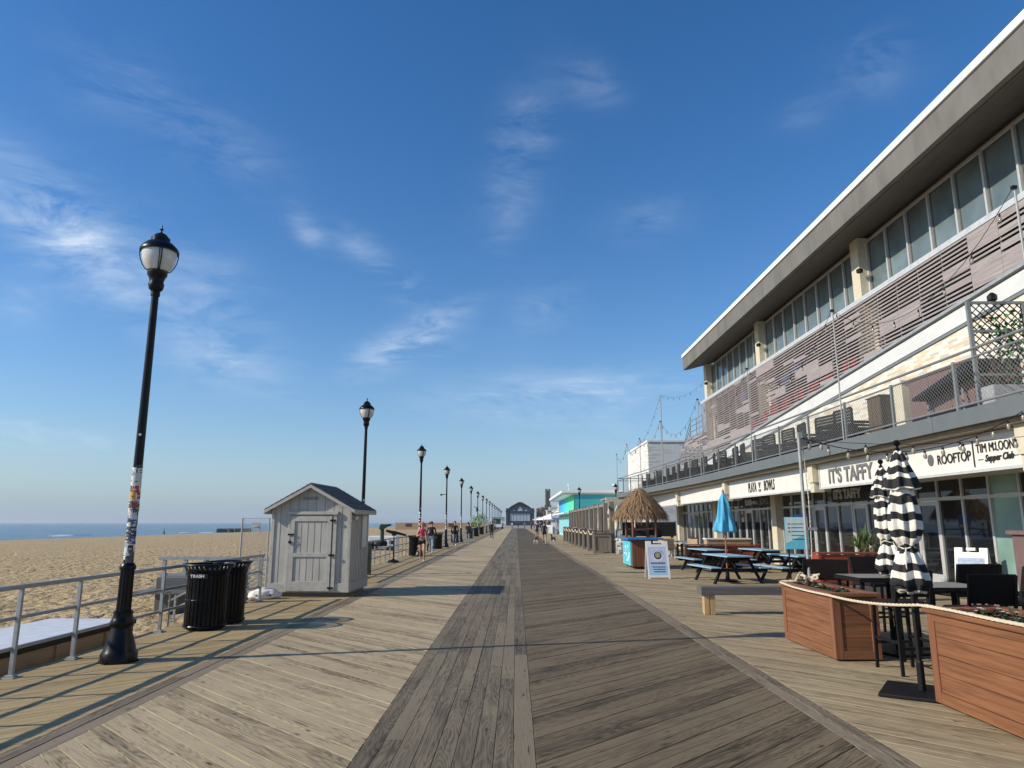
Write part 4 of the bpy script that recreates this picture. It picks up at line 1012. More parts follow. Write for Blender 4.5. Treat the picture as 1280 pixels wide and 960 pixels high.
# ropes
def rope(pts, label, r=.014):
    P = [Vector(p) for p in pts]; m_ = MB(); fine = []
    for a, b_ in zip(P[:-1], P[1:]):
        k = max(2, int((b_-a).length/.03))
        fine += [a.lerp(b_, i/k) for i in range(k)]
    fine.append(P[-1])
    for s_ in range(3):
        pp = []
        for i, p in enumerate(fine):
            d = (fine[min(i+1, len(fine)-1)]-fine[max(i-1,0)]).normalized(); u = d.orthogonal().normalized()
            x = Vector((0,0,1)).cross(d); x = x.normalized() if x.length > .01 else u; y = d.cross(x); a = i*.9+s_*2*PI/3
            pp.append(p+(x*math.cos(a)+y*math.sin(a))*r*.52)
        m_.tube(pp, r*.58, 5)
    o = m_.build('rope', M_rope, None, smooth=True); return tag(o, label, 'rope')
rope([(3.84, 10.70, .80), (3.835, 10.2, .775), (3.835, 9.7, .77), (3.84, 9.10, .775)]+sag((3.84, 9.05, .775), (3.86, 7.10, .875), .035, 10)[1:]+[(3.865, 6.6, .885), (3.86, 6.0, .882), (3.865, 5.2, .885), (3.9, 4.9, .8)], 'pale twisted rope looping from the far planter to the near one')
rope([(3.895, 7.06, .878), (3.897, 6.3, .879), (3.897, 5.15, .879)], 'second strand of rope lying along the rim of the nearest planter', .013)
# pole with light string on the far planter
pp = (4.27, 10.70)
t = thing('light_pole', 'galvanised pole rising from the farther planter and carrying the bulb string', 'pole', (pp[0], pp[1], .02)); m_ = MB(); m_.tube([(0,0,0),(0,0,2.95)], .024, 12); m_.build('tube', M_steel, t, smooth=True)
m_ = MB(); m_.bb(-.02,.05,-.02,.02,2.88,2.97); m_.bb(.03,.16,-.03,.01,1.52,1.56); m_.build('clamp', M_steel, t)
rope([(pp[0]+.05, pp[1], 2.8), (pp[0]+.07, pp[1]-.02, 2.0), (pp[0]+.06, pp[1]-.02, 1.3), (pp[0]+.03, pp[1], .86)], 'thin cord hanging down beside the light pole', .008)
k_ = [(pp[0]+.09*math.cos(a*1.9)*(1+.4*math.sin(a*3.1)), pp[1]+.10*math.sin(a*2.3), .83+.05*(a/12)+.035*math.sin(a*4)) for a in [i*.25 for i in range(60)]]
rope(k_+[(pp[0]-.22, pp[1]-.05, .82), (3.86, 10.72, .81)], 'knotted bundle of pale rope at the foot of the light pole', .017)
def lights(pts, label, step=.62, drop=.09, r=.006, bulb=1.0):
    t = thing('string_lights', label, 'string lights', tuple(pts[0])); o0 = Vector(pts[0])
    w = MB(); w.tube([Vector(p)-o0 for p in pts], r, 5); w.build('cable', M_blackm, t)
    acc = 0; nxt = step*.5; skt = MB(); bl = MB()
    k = 0
    for a, b_ in zip(pts[:-1], pts[1:]):
        a = Vector(a)-o0; b_ = Vector(b_)-o0; l = (b_-a).length
        while nxt < acc+l and k < 40:
            p = a.lerp(b_, (nxt-acc)/l)
            s_ = MB(); s_.lathe([(.006*bulb, -drop*.4), (.016*bulb,-drop*.45), (.019*bulb,-drop), (.014*bulb,-drop-.005)], 8, p); s_.tube([p, p-Vector((0,0,drop*.45))], .004, 4); sk = s_.build('socket', M_blackm, t)
            s_ = MB(); s_.lathe([(.012*bulb,-drop-.10*bulb), (.028*bulb,-drop-.075*bulb), (.030*bulb,-drop-.045*bulb), (.015*bulb,-drop-.006)], 10, p); s_.build('bulb', M_bulb, sk, smooth=True)
            nxt += step; k += 1
        acc += l
    return t
lights(sag((pp[0], pp[1], 2.92), (8.2, 11.4, 3.42), .42, 18), 'string of clear bulbs sagging from the planter pole over the striped umbrellas to the building', .33, .05, .007, 1.0)
lights(sag((4.3, 10.75, 2.9), (8.5, 8.5, 3.15), .28, 14), 'second thin bulb string running from the planter pole towards the shop signs', .60, .05, .004, .9)
# ---- closed striped umbrellas
def umbrella_body(prof, bands, mats, parent, nf=8, amp=.16, n=72, ph=0, seed=0, name='canopy'):
    """prof: list (r,z) top to bottom; bands: z limits where colour changes"""
    v = []; f = []; mi = []
    Z = []
    for (r0,z0),(r1,z1) in zip(prof[:-1], prof[1:]):
        k = max(1, int(abs(z1-z0)/.022))
        Z += [(r0+(r1-r0)*i/k, z0+(z1-z0)*i/k) for i in range(k)]
    Z.append(prof[-1])
    zt, zbm = prof[0][1], prof[-1][1]
    for r, z in Z:
        tt = (zt-z)/(zt-zbm)
        for k in range(n):
            a = 2*PI*k/n; w = math.cos(nf*a+ph+.8*math.sin(3*z+seed)+.3*math.sin(2*a)); rr = r*(1+amp*min(1, tt*4)*(w+.35*math.cos(2*nf*a+seed+z*5)))
            rr *= 1+.06*mnoise.noise(Vector((math.cos(a)*2, math.sin(a)*2, z*3+seed)))
            v.append((rr*math.cos(a), rr*math.sin(a), z+.012*math.sin(nf*a*.5+z*8)))
    for j in range(len(Z)-1):
        b_ = sum(1 for q in bands if Z[j][1] < q) % 2
        for k in range(n):
            a = j*n+k; c_ = j*n+(k+1) % n; f.append((a, c_, c_+n, a+n)); mi.append(b_)
    mb = MB(); mb.v = v; mb.f = f; mb.mi = mi
    o = mb.build(name, mats, parent, fixn=True); o.data.shade_smooth(); return o
def striped(loc, rz, label, seed):
    t = thing('striped_umbrella', label, 'umbrella', loc, rz, 'closed black and white striped umbrellas')
    m_ = MB(); m_.lathe([(.024,0),(.024,2.40)], 12); m_.build('pole', M_blackm, t, smooth=True)
    m_ = MB(); m_.box((0,0,.018), (.70,.70,.03), R(45)); m_.lathe([(.036,.034),(.034,.30),(.028,.32)], 14); m_.build('base', M_blackm, t, bevel=.006)
    m_ = MB(); m_.lathe([(.02,2.37),(.035,2.39),(.02,2.41),(.012,2.43),(.032,2.45),(.036,2.47),(.022,2.495)], 14); m_.build('finial', M_black, t, smooth=True)
    umbrella_body([(.028,2.385),(.06,2.33),(.085,2.22),(.125,2.10),(.152,2.0),(.142,1.985)], [2.36,2.28,2.235,2.15,2.105,2.02], [M_canw, M_canb], t, amp=.17, seed=seed, name='top_canopy')
    bb_ = [x for k in range(7) for x in (1.93-.165*k, 1.85-.165*k)]
    umbrella_body([(.09,2.04),(.105,1.95),(.122,1.75),(.128,1.6),(.11,1.48),(.062,1.405),(.07,1.385),(.10,1.32),(.145,1.17),(.165,1.05),(.155,1.03)], bb_, [M_canw, M_canb], t, amp=.2, seed=seed+1)
    umbrella_body([(.11,1.06),(.125,1.01),(.10,.96),(.04,.97)], [1.04,1.0,.985], [M_canw, M_canb], t, amp=.3, seed=seed+2, name='folded_hem')
    m_ = MB(); m_.tube([(.074*math.cos(a), .074*math.sin(a), 1.40+.01*math.sin(3*a)) for a in [2*PI*i/20 for i in range(21)]], .007, 5, cap=False); m_.tube([(-.06,-.05,1.40),(-.11,-.09,1.32),(-.12,-.10,1.15)], .006, 5); m_.build('tie', M_canw, t)
    return t
striped((3.98, 7.42, 0), .2, 'nearer closed black and white striped umbrella on a black square base', 3)
u2 = striped((4.98, 9.75, 0), 1.1, 'closed black and white striped umbrella standing behind the nearer one', 8)
# ---- bar chairs and tables
def bar_chair(label, loc, rz, m_=None, seat=.74, back=1.12, w=.48, group='dark wicker bar chairs around the patio tables'):
    m_ = m_ or M_wicker
    t = thing('bar_chair', label, 'bar chair', loc, rz, group)
    d = .46
    for sx in (-1, 1):
        q = MB(); q.bar((sx*w/2, -d/2-.03, 0), (sx*w/2-sx*.01, -d/2, seat), .03, .03); q.bar((sx*(w/2-.01), -d/2, seat), (sx*(w/2-.01), -d/2-.07, back), .028, .028); q.build('leg', M_blackm, t)
        q = MB(); q.bar((sx*w/2, d/2+.02, 0), (sx*(w/2-.01), d/2, seat-.03), .03, .03); q.build('leg', M_blackm, t)
    q = MB(); q.bb(-w/2-.01, w/2+.01, -d/2-.01, d/2+.02, seat-.03, seat+.03); q.build('seat', m_, t, bevel=.015)
    q = MB(); q.add([(-w/2,-d/2-.012,seat+.09),(w/2,-d/2-.012,seat+.09),(w/2,-d/2-.085,back+.01),(-w/2,-d/2-.085,back+.01),(-w/2,-d/2+.018,seat+.09),(w/2,-d/2+.018,seat+.09),(w/2,-d/2-.045,back+.01),(-w/2,-d/2-.045,back+.01)], [(0,1,2,3),(4,5,6,7),(0,1,5,4),(1,2,6,5),(2,3,7,6),(3,0,4,7)]); q.build('backrest', m_, t, bevel=.012)
    q = MB()
    for y in (-d/2-.02, d/2+.01): q.bb(-w/2, w/2, y-.012, y+.012, .27, .30)
    for x in (-w/2, w/2): q.bb(x-.012, x+.012, -d/2, d/2, .33, .36)
    q.build('footrest', M_blackm, t)
    return t
def bar_table(label, loc, rz, w=.75, h=.93):
    t = thing('bar_table', label, 'table', loc, rz, 'high patio tables')
    q = MB(); n = 7
    for i in range(n): q.bb(-w/2+i*w/n+.002, -w/2+(i+1)*w/n-.002, -w/2, w/2, h-.03, h)
    q.build('tabletop', M_tabletop, t, bevel=.003)
    q = MB()
    for (a, b_, c_, d_) in ((-w/2-.02,w/2+.02,-w/2-.02,-w/2-.001),(-w/2-.02,w/2+.02,w/2+.001,w/2+.02),(-w/2-.02,-w/2-.001,-w/2,w/2),(w/2+.001,w/2+.02,-w/2,w/2)): q.bb(a, b_, c_, d_, h-.06, h-.002)
    q.build('apron', M_tablegrey, t)
    for sx in (-1,1):
        for sy in (-1,1): q = MB(); q.bb(sx*(w/2-.03)-.022, sx*(w/2-.03)+.022, sy*(w/2-.03)-.022, sy*(w/2-.03)+.022, 0, h-.061); q.build('leg', M_tablegrey, t)
    return t
bar_table('high grey table beyond the farther planter, between two dark chairs', (4.95, 10.15, 0), 0)
bar_table('high grey table half hidden by the nearer striped umbrella', (5.02, 8.72, 0), 0)
bar_table('high grey table at the right picture edge behind the near planter', (5.10, 6.28, 0), 0)
bar_chair('black bar chair with its back to us just left of the striped umbrellas', (4.42, 8.5, 0), .05, M_wicker, w=.42)
bar_chair('wide dark bar chair beyond the farther planter, left end of the patio', (4.55, 10.9, 0), -.25, M_wicker, w=.6)
bar_chair('black bar chair with its back to us right of the nearer umbrella', (4.90, 7.85, 0), -.05, M_wicker)
bar_chair('brown wicker bar chair at the right edge above the nearest planter', (4.98, 7.15, 0), .12, M_wicker, w=.58)
bar_chair('dark bar chair behind the umbrella facing left', (5.85, 8.7, 0), 1.5, M_wicker)
bar_chair('dark bar chair in the middle row before the shop doors', (5.9, 9.7, 0), .1, M_wicker, w=.6)
bar_chair('second dark bar chair in the middle row, nearer the picture edge', (6.75, 9.4, 0), -.1, M_wicker, w=.56)
bar_chair('grey woven chair by the right edge in front of the green glass', (7.6, 10.3, 0), .1, M_wicker2, w=.75)
bar_chair('dark bar chair pushed to the far side of the table beyond the planter', (5.5, 11.2, 0), PI+.2, M_wicker, w=.5)
t = thing('host_stand', 'brown wooden host stand at the right edge before the green glass', 'stand', (8.55, 12.0, 0))
q = MB(); q.bb(-.25,.25,-.2,.2,.05,1.45); q.build('body', M_brownbox, t, bevel=.01); q = MB(); q.bb(-.31,.31,-.26,.26,1.451,1.52); q.build('top', M_brownbox, t, bevel=.01)
# ---- red stained screens
def red_screen(label, x0, x1, y, h, doff=.35):
    t = thing('red_planter_wall', label, 'planter wall', (x0, y, 0), 0, 'red stained wooden planter walls')
    p = MB(); n = int(h/.14); L_ = x1-x0
    for k in range(n): p.bb(0, L_, 0, .025, k*h/n+.003, (k+1)*h/n-.003); p.bb(0, .025, .0251, doff, k*h/n+.003, (k+1)*h/n-.003)
    p.build('boards', M_redwood, t)
    p = MB()
    for i in range(int(L_/.9)+1): x = min(L_-.06, i*.9); p.bb(x, x+.06, -.02, -.001, 0, h+.01)
    p.bb(-.02, L_+.02, -.025, doff, h+.011, h+.04); p.build('frame', M_redwood, t); return t
red_screen('red wooden planter wall behind the farther bar table', 6.45, 7.85, 15.6, .98)
red_screen('long dark red wall behind the blue picnic tables', 6.55, 9.4, 28.0, .78)
# ---- timber barrier bench
t = thing('barrier_bench', 'long grey plank barrier bench on raw pine legs running behind the planter', 'bench', (3.42, 13.50, 0))
p = MB(); p.bb(0, 3.6, 0, .30, .46, .495); p.bb(.0, 3.6, -.035, -.001, .35, .494); p.bb(-.035,-.001,-.035,.30,.35,.494); p.build('seat', M_greyboard, t, bevel=.004)
for x in (.02, .13, 1.75, 3.45): p = MB(); p.bb(x, x+.085, .0, .085, 0, .459); p.build('leg', M_rawood, t, bevel=.003)
for x in (.05, 1.8): p = MB(); p.bb(x, x+.085, .2, .285, 0, .459); p.build('leg', M_rawood, t, bevel=.003)
# ---- picnic tables
def picnic(label, loc, rz):
    t = thing('picnic_table', label, 'picnic table', loc, rz, 'blue topped picnic tables')
    L_ = 1.85
    p = MB()
    for i in range(5): p.bb(-.37+i*.149, -.37+i*.149+.143, -L_/2, L_/2, .715, .75)
    p.build('tabletop', M_bluetop, t, bevel=.004)
    for sx in (-1, 1):
        p = MB()
        for i in range(2): x = sx*(.62+i*.15); p.bb(x-.07, x+.07, -L_/2, L_/2, .415, .45)
        p.build('seat', M_bluetop, t, bevel=.004)
    for sy in (-1, 1):
        y = sy*(L_/2-.22)
        for sx in (-1, 1): p = MB(); p.bar((sx*.30, y, .71), (sx*.68, y, 0), .045, .12, up=(0,1,0)); p.build('leg', M_tablegrey, t)
        p = MB(); p.bar((-.78, y+.05*sy, .37), (.78, y+.05*sy, .37), .04, .09); p.bar((-.34, y+.05*sy, .67), (.34, y+.05*sy, .67), .04, .08); p.build('cross_beam', M_tablegrey, t)
        p = MB(); p.bar((0, y+.02*sy, .36), (0, y-sy*.5, .68), .04, .08); p.build('brace', M_tablegrey, t)
    return t
picnic('nearest blue topped picnic table with the folded blue umbrella through it', (6.02, 20.9, 0), .12)
picnic('blue topped picnic table at the right, beside the planter pole', (7.95, 20.9, 0), .12)
picnic('blue topped picnic table at the back left, nearest the sandwich board', (6.65, 25.4, 0), .12)
picnic('blue topped picnic table at the back right in front of the shop pillar', (8.45, 25.3, 0), .12)
t = thing('blue_umbrella', 'folded bright blue umbrella standing through the nearest picnic table', 'umbrella', (6.02, 20.9, 0))
m_ = MB(); m_.lathe([(.022,0),(.022,2.52)], 12); m_.lathe([(.03,2.50),(.04,2.53),(.01,2.60)], 10); m_.build('pole', M_polewood, t, smooth=True)
m_ = MB(); m_.lathe([(.28,0),(.28,.05),(.06,.08),(.05,.3)], 20); m_.build('base', M_blackm, t)
umbrella_body([(.03,2.50),(.10,2.36),(.14,2.20),(.20,1.80),(.26,1.50),(.27,1.40),(.20,1.37)], [], [M_bluecanvas, M_bluecanvas], t, nf=6, amp=.2, seed=5)
# ---- thatched kiosk
t = thing('tiki_kiosk', 'small serving bar with a shaggy thatched roof and blue counter', 'kiosk', (4.70, 27.4, 0))
p = MB(); p.prism([(-.50,-1.05),(.45,-1.05),(.45,.9),(-.50,.9)], 'z', .08, 1.03); bd = p.build('body', M_cedar, t, bevel=.01)
p = MB(); p.bb(-.56,-.505,-1.0,.85,.12,1.0); p.build('printed_side', M_aqua, bd)
p = MB(); rj = random.Random(9)
for k in range(9): y = rj.uniform(-.9,.7); z = rj.uniform(.2,.85); p.bb(-.563,-.5605,y,y+rj.uniform(.1,.35),z,z+rj.uniform(.04,.12))
p.build('print', M_white, bd)
p = MB()
for i in range(9): p.bb(-.48+i*.102, -.48+i*.102+.095, -1.075,-1.052,.10,1.02)
p.build('front_slats', M_cedar, bd)
p = MB(); p.bb(-.68,.62,-1.22,1.05,1.031,1.10); p.build('counter', M_bluecounter, t, bevel=.01)
for x, y in ((-.42,-.85),(.42,-.85),(-.42,.75),(.42,.75)): p = MB(); p.tube([(x,y,1.101),(x,y,1.95)], .045, 10); p.build('post', M_cedar, t, smooth=True)
p = MB(); p.bar((-.42,-.85,1.38),(.42,-.85,1.44),.05,.05); p.bar((-.42,.75,1.40),(.42,.75,1.40),.05,.05); p.build('cross_rail', M_cedar, t)
for x in (-.4,.35): 
    for y in (-.9,.8): p = MB(); p.tube([(x-.02,y,.05),(x+.02,y,.05)], .05, 12); p.build('castor', M_tyre, t)
p = MB(); p.lathe([(1.0,1.80),(.78,2.12),(.48,2.44),(.18,2.72),(.02,2.82)], 20); rfk = p.build('roof_core', wood_mat('thatch_core', (.20,.13,.07),(.10,.06,.03),'z',.95), t)
p = MB(); rj = random.Random(6)
for k in range(5200):
    a = rj.uniform(0, 2*PI); lv = rj.random(); r0 = .05+lv*.98; z0 = 2.90-1.02*(lv**1.28)+rj.uniform(-.02,.06)
    ln_ = rj.uniform(.18,.36); sl = rj.uniform(.45,.85) if lv < .85 else rj.uniform(.1,.5)
    d = Vector((math.cos(a)*sl, math.sin(a)*sl, -1+.35*sl)).normalized(); d += Vector((rj.gauss(0,.17), rj.gauss(0,.17), rj.gauss(0,.10))); p0 = Vector((r0*math.cos(a), r0*math.sin(a), z0)); s_ = Vector((-math.sin(a), math.cos(a), rj.uniform(-.4,.4)))*rj.uniform(.006,.016)
    p1 = p0+d*ln_*.6; p2 = p0+d*ln_+Vector((0,0,-.06*rj.random()))
    p.add([p0-s_, p0+s_, p1+s_*.8, p1-s_*.8, p2], [(0,1,2,3),(3,2,4)])
p.build('thatch', M_thatch, rfk, fixn=False)
# ---- sandwich board
def aframe(loc, rz, label, body=True):
    t = thing('sandwich_board', label, 'sandwich board', loc, rz, 'white plastic sandwich boards')
    def leaf(sg):
        p = MB(); W_ = .33; Hh = 1.12; th = .03
        M_ = Matrix.Translation((0, sg*.24, 0)) @ Matrix.Rotation(sg*R(12), 4, 'X')
        for (a,b_,c_,d_) in ((-W_,-W_+.05,0,Hh),(W_-.05,W_,0,Hh),(-W_+.05,W_-.05,.04,.10),(-W_+.05,W_-.05,.94,1.02),(-W_+.05,-W_+.16,1.02,Hh),(-.09,.09,1.06,Hh),(W_-.16,W_-.05,1.02,Hh),(-W_+.05,W_-.05,.10,.94)):
            if (c_,d_) == (.10,.94): p.bb(a,b_,-th*.3,th*.3,c_,d_,M_)
            else: p.bb(a,b_,-th/2,th/2,c_,d_,M_)
        return p.build('panel', M_white, t), M_
    f, M_ = leaf(-1); b_, _ = leaf(1)
    return t, f, M_
t, f, M_ = aframe((4.27, 22.15, 0), .06, 'white sandwich board with round bowl emblem standing by the thatched kiosk')
def P_(x, z, dy): return M_ @ Vector((x, dy, z))
def onpanel(x0, x1, z0, z1, m_, name, dy=-.011, par=None):
    p = MB(); p.add([P_(x0,z0,dy), P_(x1,z0,dy), P_(x1,z1,dy), P_(x0,z1,dy), P_(x0,z0,dy+.001), P_(x1,z0,dy+.001), P_(x1,z1,dy+.001), P_(x0,z1,dy+.001)], [(0,1,2,3),(0,1,5,4),(1,2,6,5),(2,3,7,6),(3,0,4,7)]); return p.build(name, m_, par or f)
onpanel(-.27,.27,.11,.93, mat('pale_lavender_print', (.55,.63,.80), .5, var=.03), 'poster')
onpanel(-.27,.27,.11,.40, M_paleblue, 'poster', -.0125)
def disc(cx, cz, r, r2, m_, name, dy):
    p = MB(); n = 28; vs = []
    for i in range(n): a = 2*PI*i/n; vs.append(P_(cx+r*math.cos(a), cz+r*math.sin(a), dy))
    if r2:
        for i in range(n): a = 2*PI*i/n; vs.append(P_(cx+r2*math.cos(a), cz+r2*math.sin(a), dy))
        p.add(vs, [(i,(i+1)%n,(i+1)%n+n,i+n) for i in range(n)])
    else: p.add(vs, [tuple(range(n))])
    return p.build(name, m_, f, fixn=False)
disc(0, .69, .19, 0, mat('pale_ring_print', (.66,.70,.80), .5), 'emblem_ground', -.014)
disc(0, .69, .115, 0, M_navy, 'emblem', -.0152)
disc(0, .70, .085, 0, mat('bowl_print_grey', (.30,.30,.33), .5), 'emblem', -.0162)
p = MB()
for dx, dz, r in ((-.03,.66,.025),(.03,.665,.022),(0,.70,.03)):
    p.add([P_(dx+r*math.cos(2*PI*i/10), dz+r*math.sin(2*PI*i/10), -.0172) for i in range(10)], [tuple(range(10))])
p.build('emblem_fruit', mat('fruit_yellow', (.55,.42,.05), .5), f, fixn=False)
xd = (M_.to_3x3() @ Vector((1,0,0))); yd = (M_.to_3x3() @ Vector((0,0,1)))
for i, ch in enumerate('PLAYA BOWLS'):      # lettering round the emblem
    a = PI*.92-PI*.84*i/10
    if ch != ' ': o = P_(.150*math.cos(a), .69+.150*math.sin(a), -.0165); r_ = a-PI/2; text(ch, .04, M_navy, f, o-xd*.012*math.cos(r_)-yd*.012*math.sin(r_), xd*math.cos(r_)+yd*math.sin(r_), yd*math.cos(r_)-xd*math.sin(r_), 1, .001, .001)
text('PLAYA BOWLS', .072, M_ink, f, P_(-.235,.435,-.0165), xd, yd, .92, .001, .002)
for i, s_ in enumerate(['A  ACAI  BOWLS  A', 'S  SMOOTHIES  &  JUICE  S', 'O  OATMEAL  &  MORE  O']):
    pass
for i in range(3):
    p = MB(); rj = random.Random(i+3); x = -.19+.02*i
    while x < .19:
        w_ = rj.uniform(.012,.03)
        p.add([P_(x,.335-i*.07,-.0165),P_(x+w_,.335-i*.07,-.0165),P_(x+w_,.362-i*.07,-.0165),P_(x,.362-i*.07,-.0165)], [(0,1,2,3)]); x += w_+.008
    p.build('small_print', M_navy, f, fixn=False)
t2, f2, M2 = aframe((10.15, 16.3, 0), -.9, 'white sandwich board with a blue picture beside the shop door'); t2.scale = (1,1,1.0)
f_, M_ = f, M2; f = f2
onpanel(-.27,.27,.11,.90, mat('seascape_print', (.16,.26,.42), .4, var=.6, scale=9), 'poster'); onpanel(-.2,.1,.15,.34, mat('coral_print', (.55,.25,.12), .5, var=.4, scale=14), 'poster', -.0125)
# ---- blue menu posters by the shop pillar
t = thing('menu_board', 'pale blue menu board hanging in front of the shop pillar by the pole', 'sign', (6.80, 17.6, 0), -.1)
p = MB(); p.bb(-.27,.27,0,.02,1.02,1.78); q = p.build('board', mat('menu_aqua', (.13,.50,.66), .4, var=.08), t); p = MB(); p.add([(-.265,-.003,1.775),(.265,-.003,1.775),(.265,-.003,1.40),(-.265,-.003,1.15)], [(0,1,2,3)]); p.build('poster_upper', mat('menu_pale', (.50,.66,.66), .5), q, fixn=False)
p = MB()
for i in range(3): p.bb(-.2,-.15,-.006,-.0035,1.60-i*.09,1.63-i*.09)
p.build('print', M_red, q); p = MB()
for i in range(5): p.bb(-.12,.2-.05*(i%2),-.006,-.0035,1.61-i*.09,1.625-i*.09)
p.build('print', M_navy, q)
p = MB(); p.bar((-.2,.05,0),(-.2,.05,1.5),.03,.03); p.bar((.2,.05,0),(.2,.05,1.5),.03,.03); p.build('stand', M_blackm, t)
t = thing('small_flag_sign', 'small deep blue poster with red lettering behind the menu board', 'sign', (8.35, 21.3, 0)); p = MB(); p.bb(-.14,.22,0,.02,1.50,1.88); q = p.build('board', mat('deep_blue_print', (.02,.14,.42), .4), t); p = MB(); p.bb(-.12,.2,-.006,-.001,1.52,1.60); p.build('print', M_petalw, q); p = MB(); p.bb(-.1,.1,-.008,-.0065,1.54,1.58); p.build('print', M_red, q); p = MB(); p.bar((0,.04,0),(0,.04,1.5),.04,.04); p.build('stand', M_blackm, t)
# ---- yucca in a pot
t = thing('yucca_plant', 'spiky yucca with pale forked trunk in a pot before the dark doors', 'plant', (8.55, 17.9, 0))
p = MB(); p.lathe([(.16,0),(.22,.35),(.24,.38),(.20,.38),(.19,.34)], 18); p.build('pot', mat('pale_aqua_pot', (.35,.50,.50), .4), t, smooth=True)
p = MB(); p.tube([(0,0,.34),(.03,0,.6),(-.03,.02,.85),(.02,0,1.15)], [.06,.05,.045,.035], 8); p.tube([(.02,0,.6),(.14,0,.85),(.16,.02,1.05)], [.04,.035,.03], 8); p.tube([(0,0,.7),(-.14,.02,.9),(-.15,0,1.0)], [.035,.03,.025], 8); p.build('trunk', M_bark, t, smooth=True)
p = MB(); rj = random.Random(12)
for c0 in (Vector((.02,0,1.2)), Vector((.17,.02,1.1)), Vector((-.16,0,1.05))):
    for k in range(60):
        a = rj.uniform(0, 2*PI); e = rj.uniform(-.4,1.4); l = rj.uniform(.32,.5); d = Vector((math.cos(a)*math.cos(e), math.sin(a)*math.cos(e), math.sin(e))); s_ = d.cross(Vector((0,0,1))); s_ = (s_.normalized() if s_.length > .01 else Vector((1,0,0)))*.012
        p1 = c0+d*l*.6; p2 = c0+d*l-Vector((0,0,.10*math.cos(e))); p.add([c0-s_*.6, c0+s_*.6, p1+s_, p1-s_, p2], [(0,1,2,3),(3,2,4)])
p.build('leaves', M_yucca, t, fixn=False)

# ================================================================== UPPER BALCONY
BZ = 3.685
# light poles and bulb strings on the balcony edge
pys = [11.05, 18.0, 25.05, 32.0, 39.3, 44.6, 48.4, 51.9]
tops = []
for i, y in enumerate(pys):
    x = slabx(y)+.05; h = [7.15,7.13,7.10,7.18,7.2,6.85,6.9,6.55][i]-BZ
    t = thing('balcony_pole', ['nearest balcony light pole, at the right picture edge','tall thin balcony light pole in front of the louvres','balcony light pole in front of the middle window bay','balcony light pole near the far end of the louvres','balcony light pole just past the end of the louvres','balcony light pole standing before the white brick block','balcony light pole near the left edge of the white block','last balcony light pole at the corner of the slab'][i], 'pole', (x, y, BZ), 0, 'thin light poles along the balcony')
    m_ = MB(); m_.tube([(0,0,0),(0,0,h)], .019, 8); m_.build('tube', M_steel, t, smooth=True)
    m_ = MB(); m_.bb(-.05,.03,-.03,.03,h-.04,h+.02); m_.build('hook', M_blackm, t)
    tops.append((x-.02, y, BZ+h))
for i in range(7):
    a, b_ = tops[i], tops[i+1]
    lights(sag(a, b_, 1.15 if i < 4 else .75, 14), 'bulb string hanging between ' + ['the two nearest balcony poles','the second and third balcony poles','the third and fourth balcony poles','the fourth and fifth balcony poles','the fifth and sixth balcony poles','the sixth and seventh balcony poles','the last two balcony poles'][i], .95, .10, .006, .95)
t_ = thing('roof_pole', 'pale thin pole with bulb strings rising beyond the end of the roof', 'pole', (9.6, 46.5, BZ)); m_ = MB(); m_.tube([(0,0,0),(0,0,6.3)], .03, 8); m_.build('tube', M_steel, t_)
lights(sag((9.6,46.5,BZ+6.3), (XF-.35, 43.3, 10.2), .5, 12), 'short bulb string from the tall pale pole to the roof pillar', .5, .10, .006, .95)
lights(sag((9.6,46.5,BZ+6.3), (7.6, 50.2, 6.6), 1.3, 16), 'long bulb string swooping from the tall pale pole down to the balcony corner', .6, .10, .006, .95)
# dark slatted chairs lined up behind the railing
def balcony_chair():
    t = thing('balcony_armchair', '', 'chair', (0,0,0), 0, 'dark slatted armchairs lined up on the balcony')
    q = MB()
    for k in range(11): q.bb(-.015,.015,-.44,.44,.12+k*.085,.12+k*.085+.070)
    q.build('backrest', M_tablegrey, t)
    for sy in (-.47,.44):
        q = MB()
        for k in range(6): q.bb(.02,.60,sy,sy+.03,.16+k*.085,.16+k*.085+.066)
        q.build('side_slats', M_tablegrey, t)
    q = MB(); q.bb(.016,.62,-.40,.40,.38,.44); q.build('seat', M_tablegrey, t, bevel=.01)
    for sy in (-1,1):
        q = MB(); q.bb(-.02,.64,sy*.44-.03,sy*.44+.03,.62,.66); q.build('armrest', M_tablegrey, t)
        for x in (-.02,.58): q = MB(); q.bb(x,x+.05,sy*.44-.025,sy*.44+.025,0,.62 if x > 0 else 1.0); q.build('leg', M_tablegrey, t)
    return t
bc = balcony_chair(); rj = random.Random(14)
n = 0; Y = 19.4
wh = ['beside the brown cabinet','next along']
while Y < 48:
    c_ = bc if n == 0 else copy_tree(bc)
    c_.location = (slabx(Y)+.75+rj.uniform(-.05,.1), Y, BZ); c_.rotation_euler = (0,0,rj.uniform(-.25,.25))
    c_['label'] = f'{(["first"]+ords+["nineteenth","twentieth","twenty-first"])[n]} dark slatted chair behind the balcony railing, counted from the brown cabinet'
    n += 1; Y += 1.32 if n % 2 else 1.62
for i, Y in enumerate((22.2, 28.1, 34.0, 39.8)):
    t = thing('balcony_table', ['dark balcony table among the nearest dark chairs','second dark balcony table counted from the brown cabinet','third dark balcony table counted from the brown cabinet','farthest dark balcony table'][i], 'table', (slabx(Y)+1.9, Y, BZ), 0, 'dark balcony tables')
    q = MB(); q.bb(-.5,.5,-.6,.6,.90,.94); q.build('tabletop', M_tablegrey, t); q = MB(); q.bb(-.05,.05,-.05,.05,0,.9); q.bb(-.3,.3,-.3,.3,0,.03); q.build('pedestal', M_tablegrey, t)
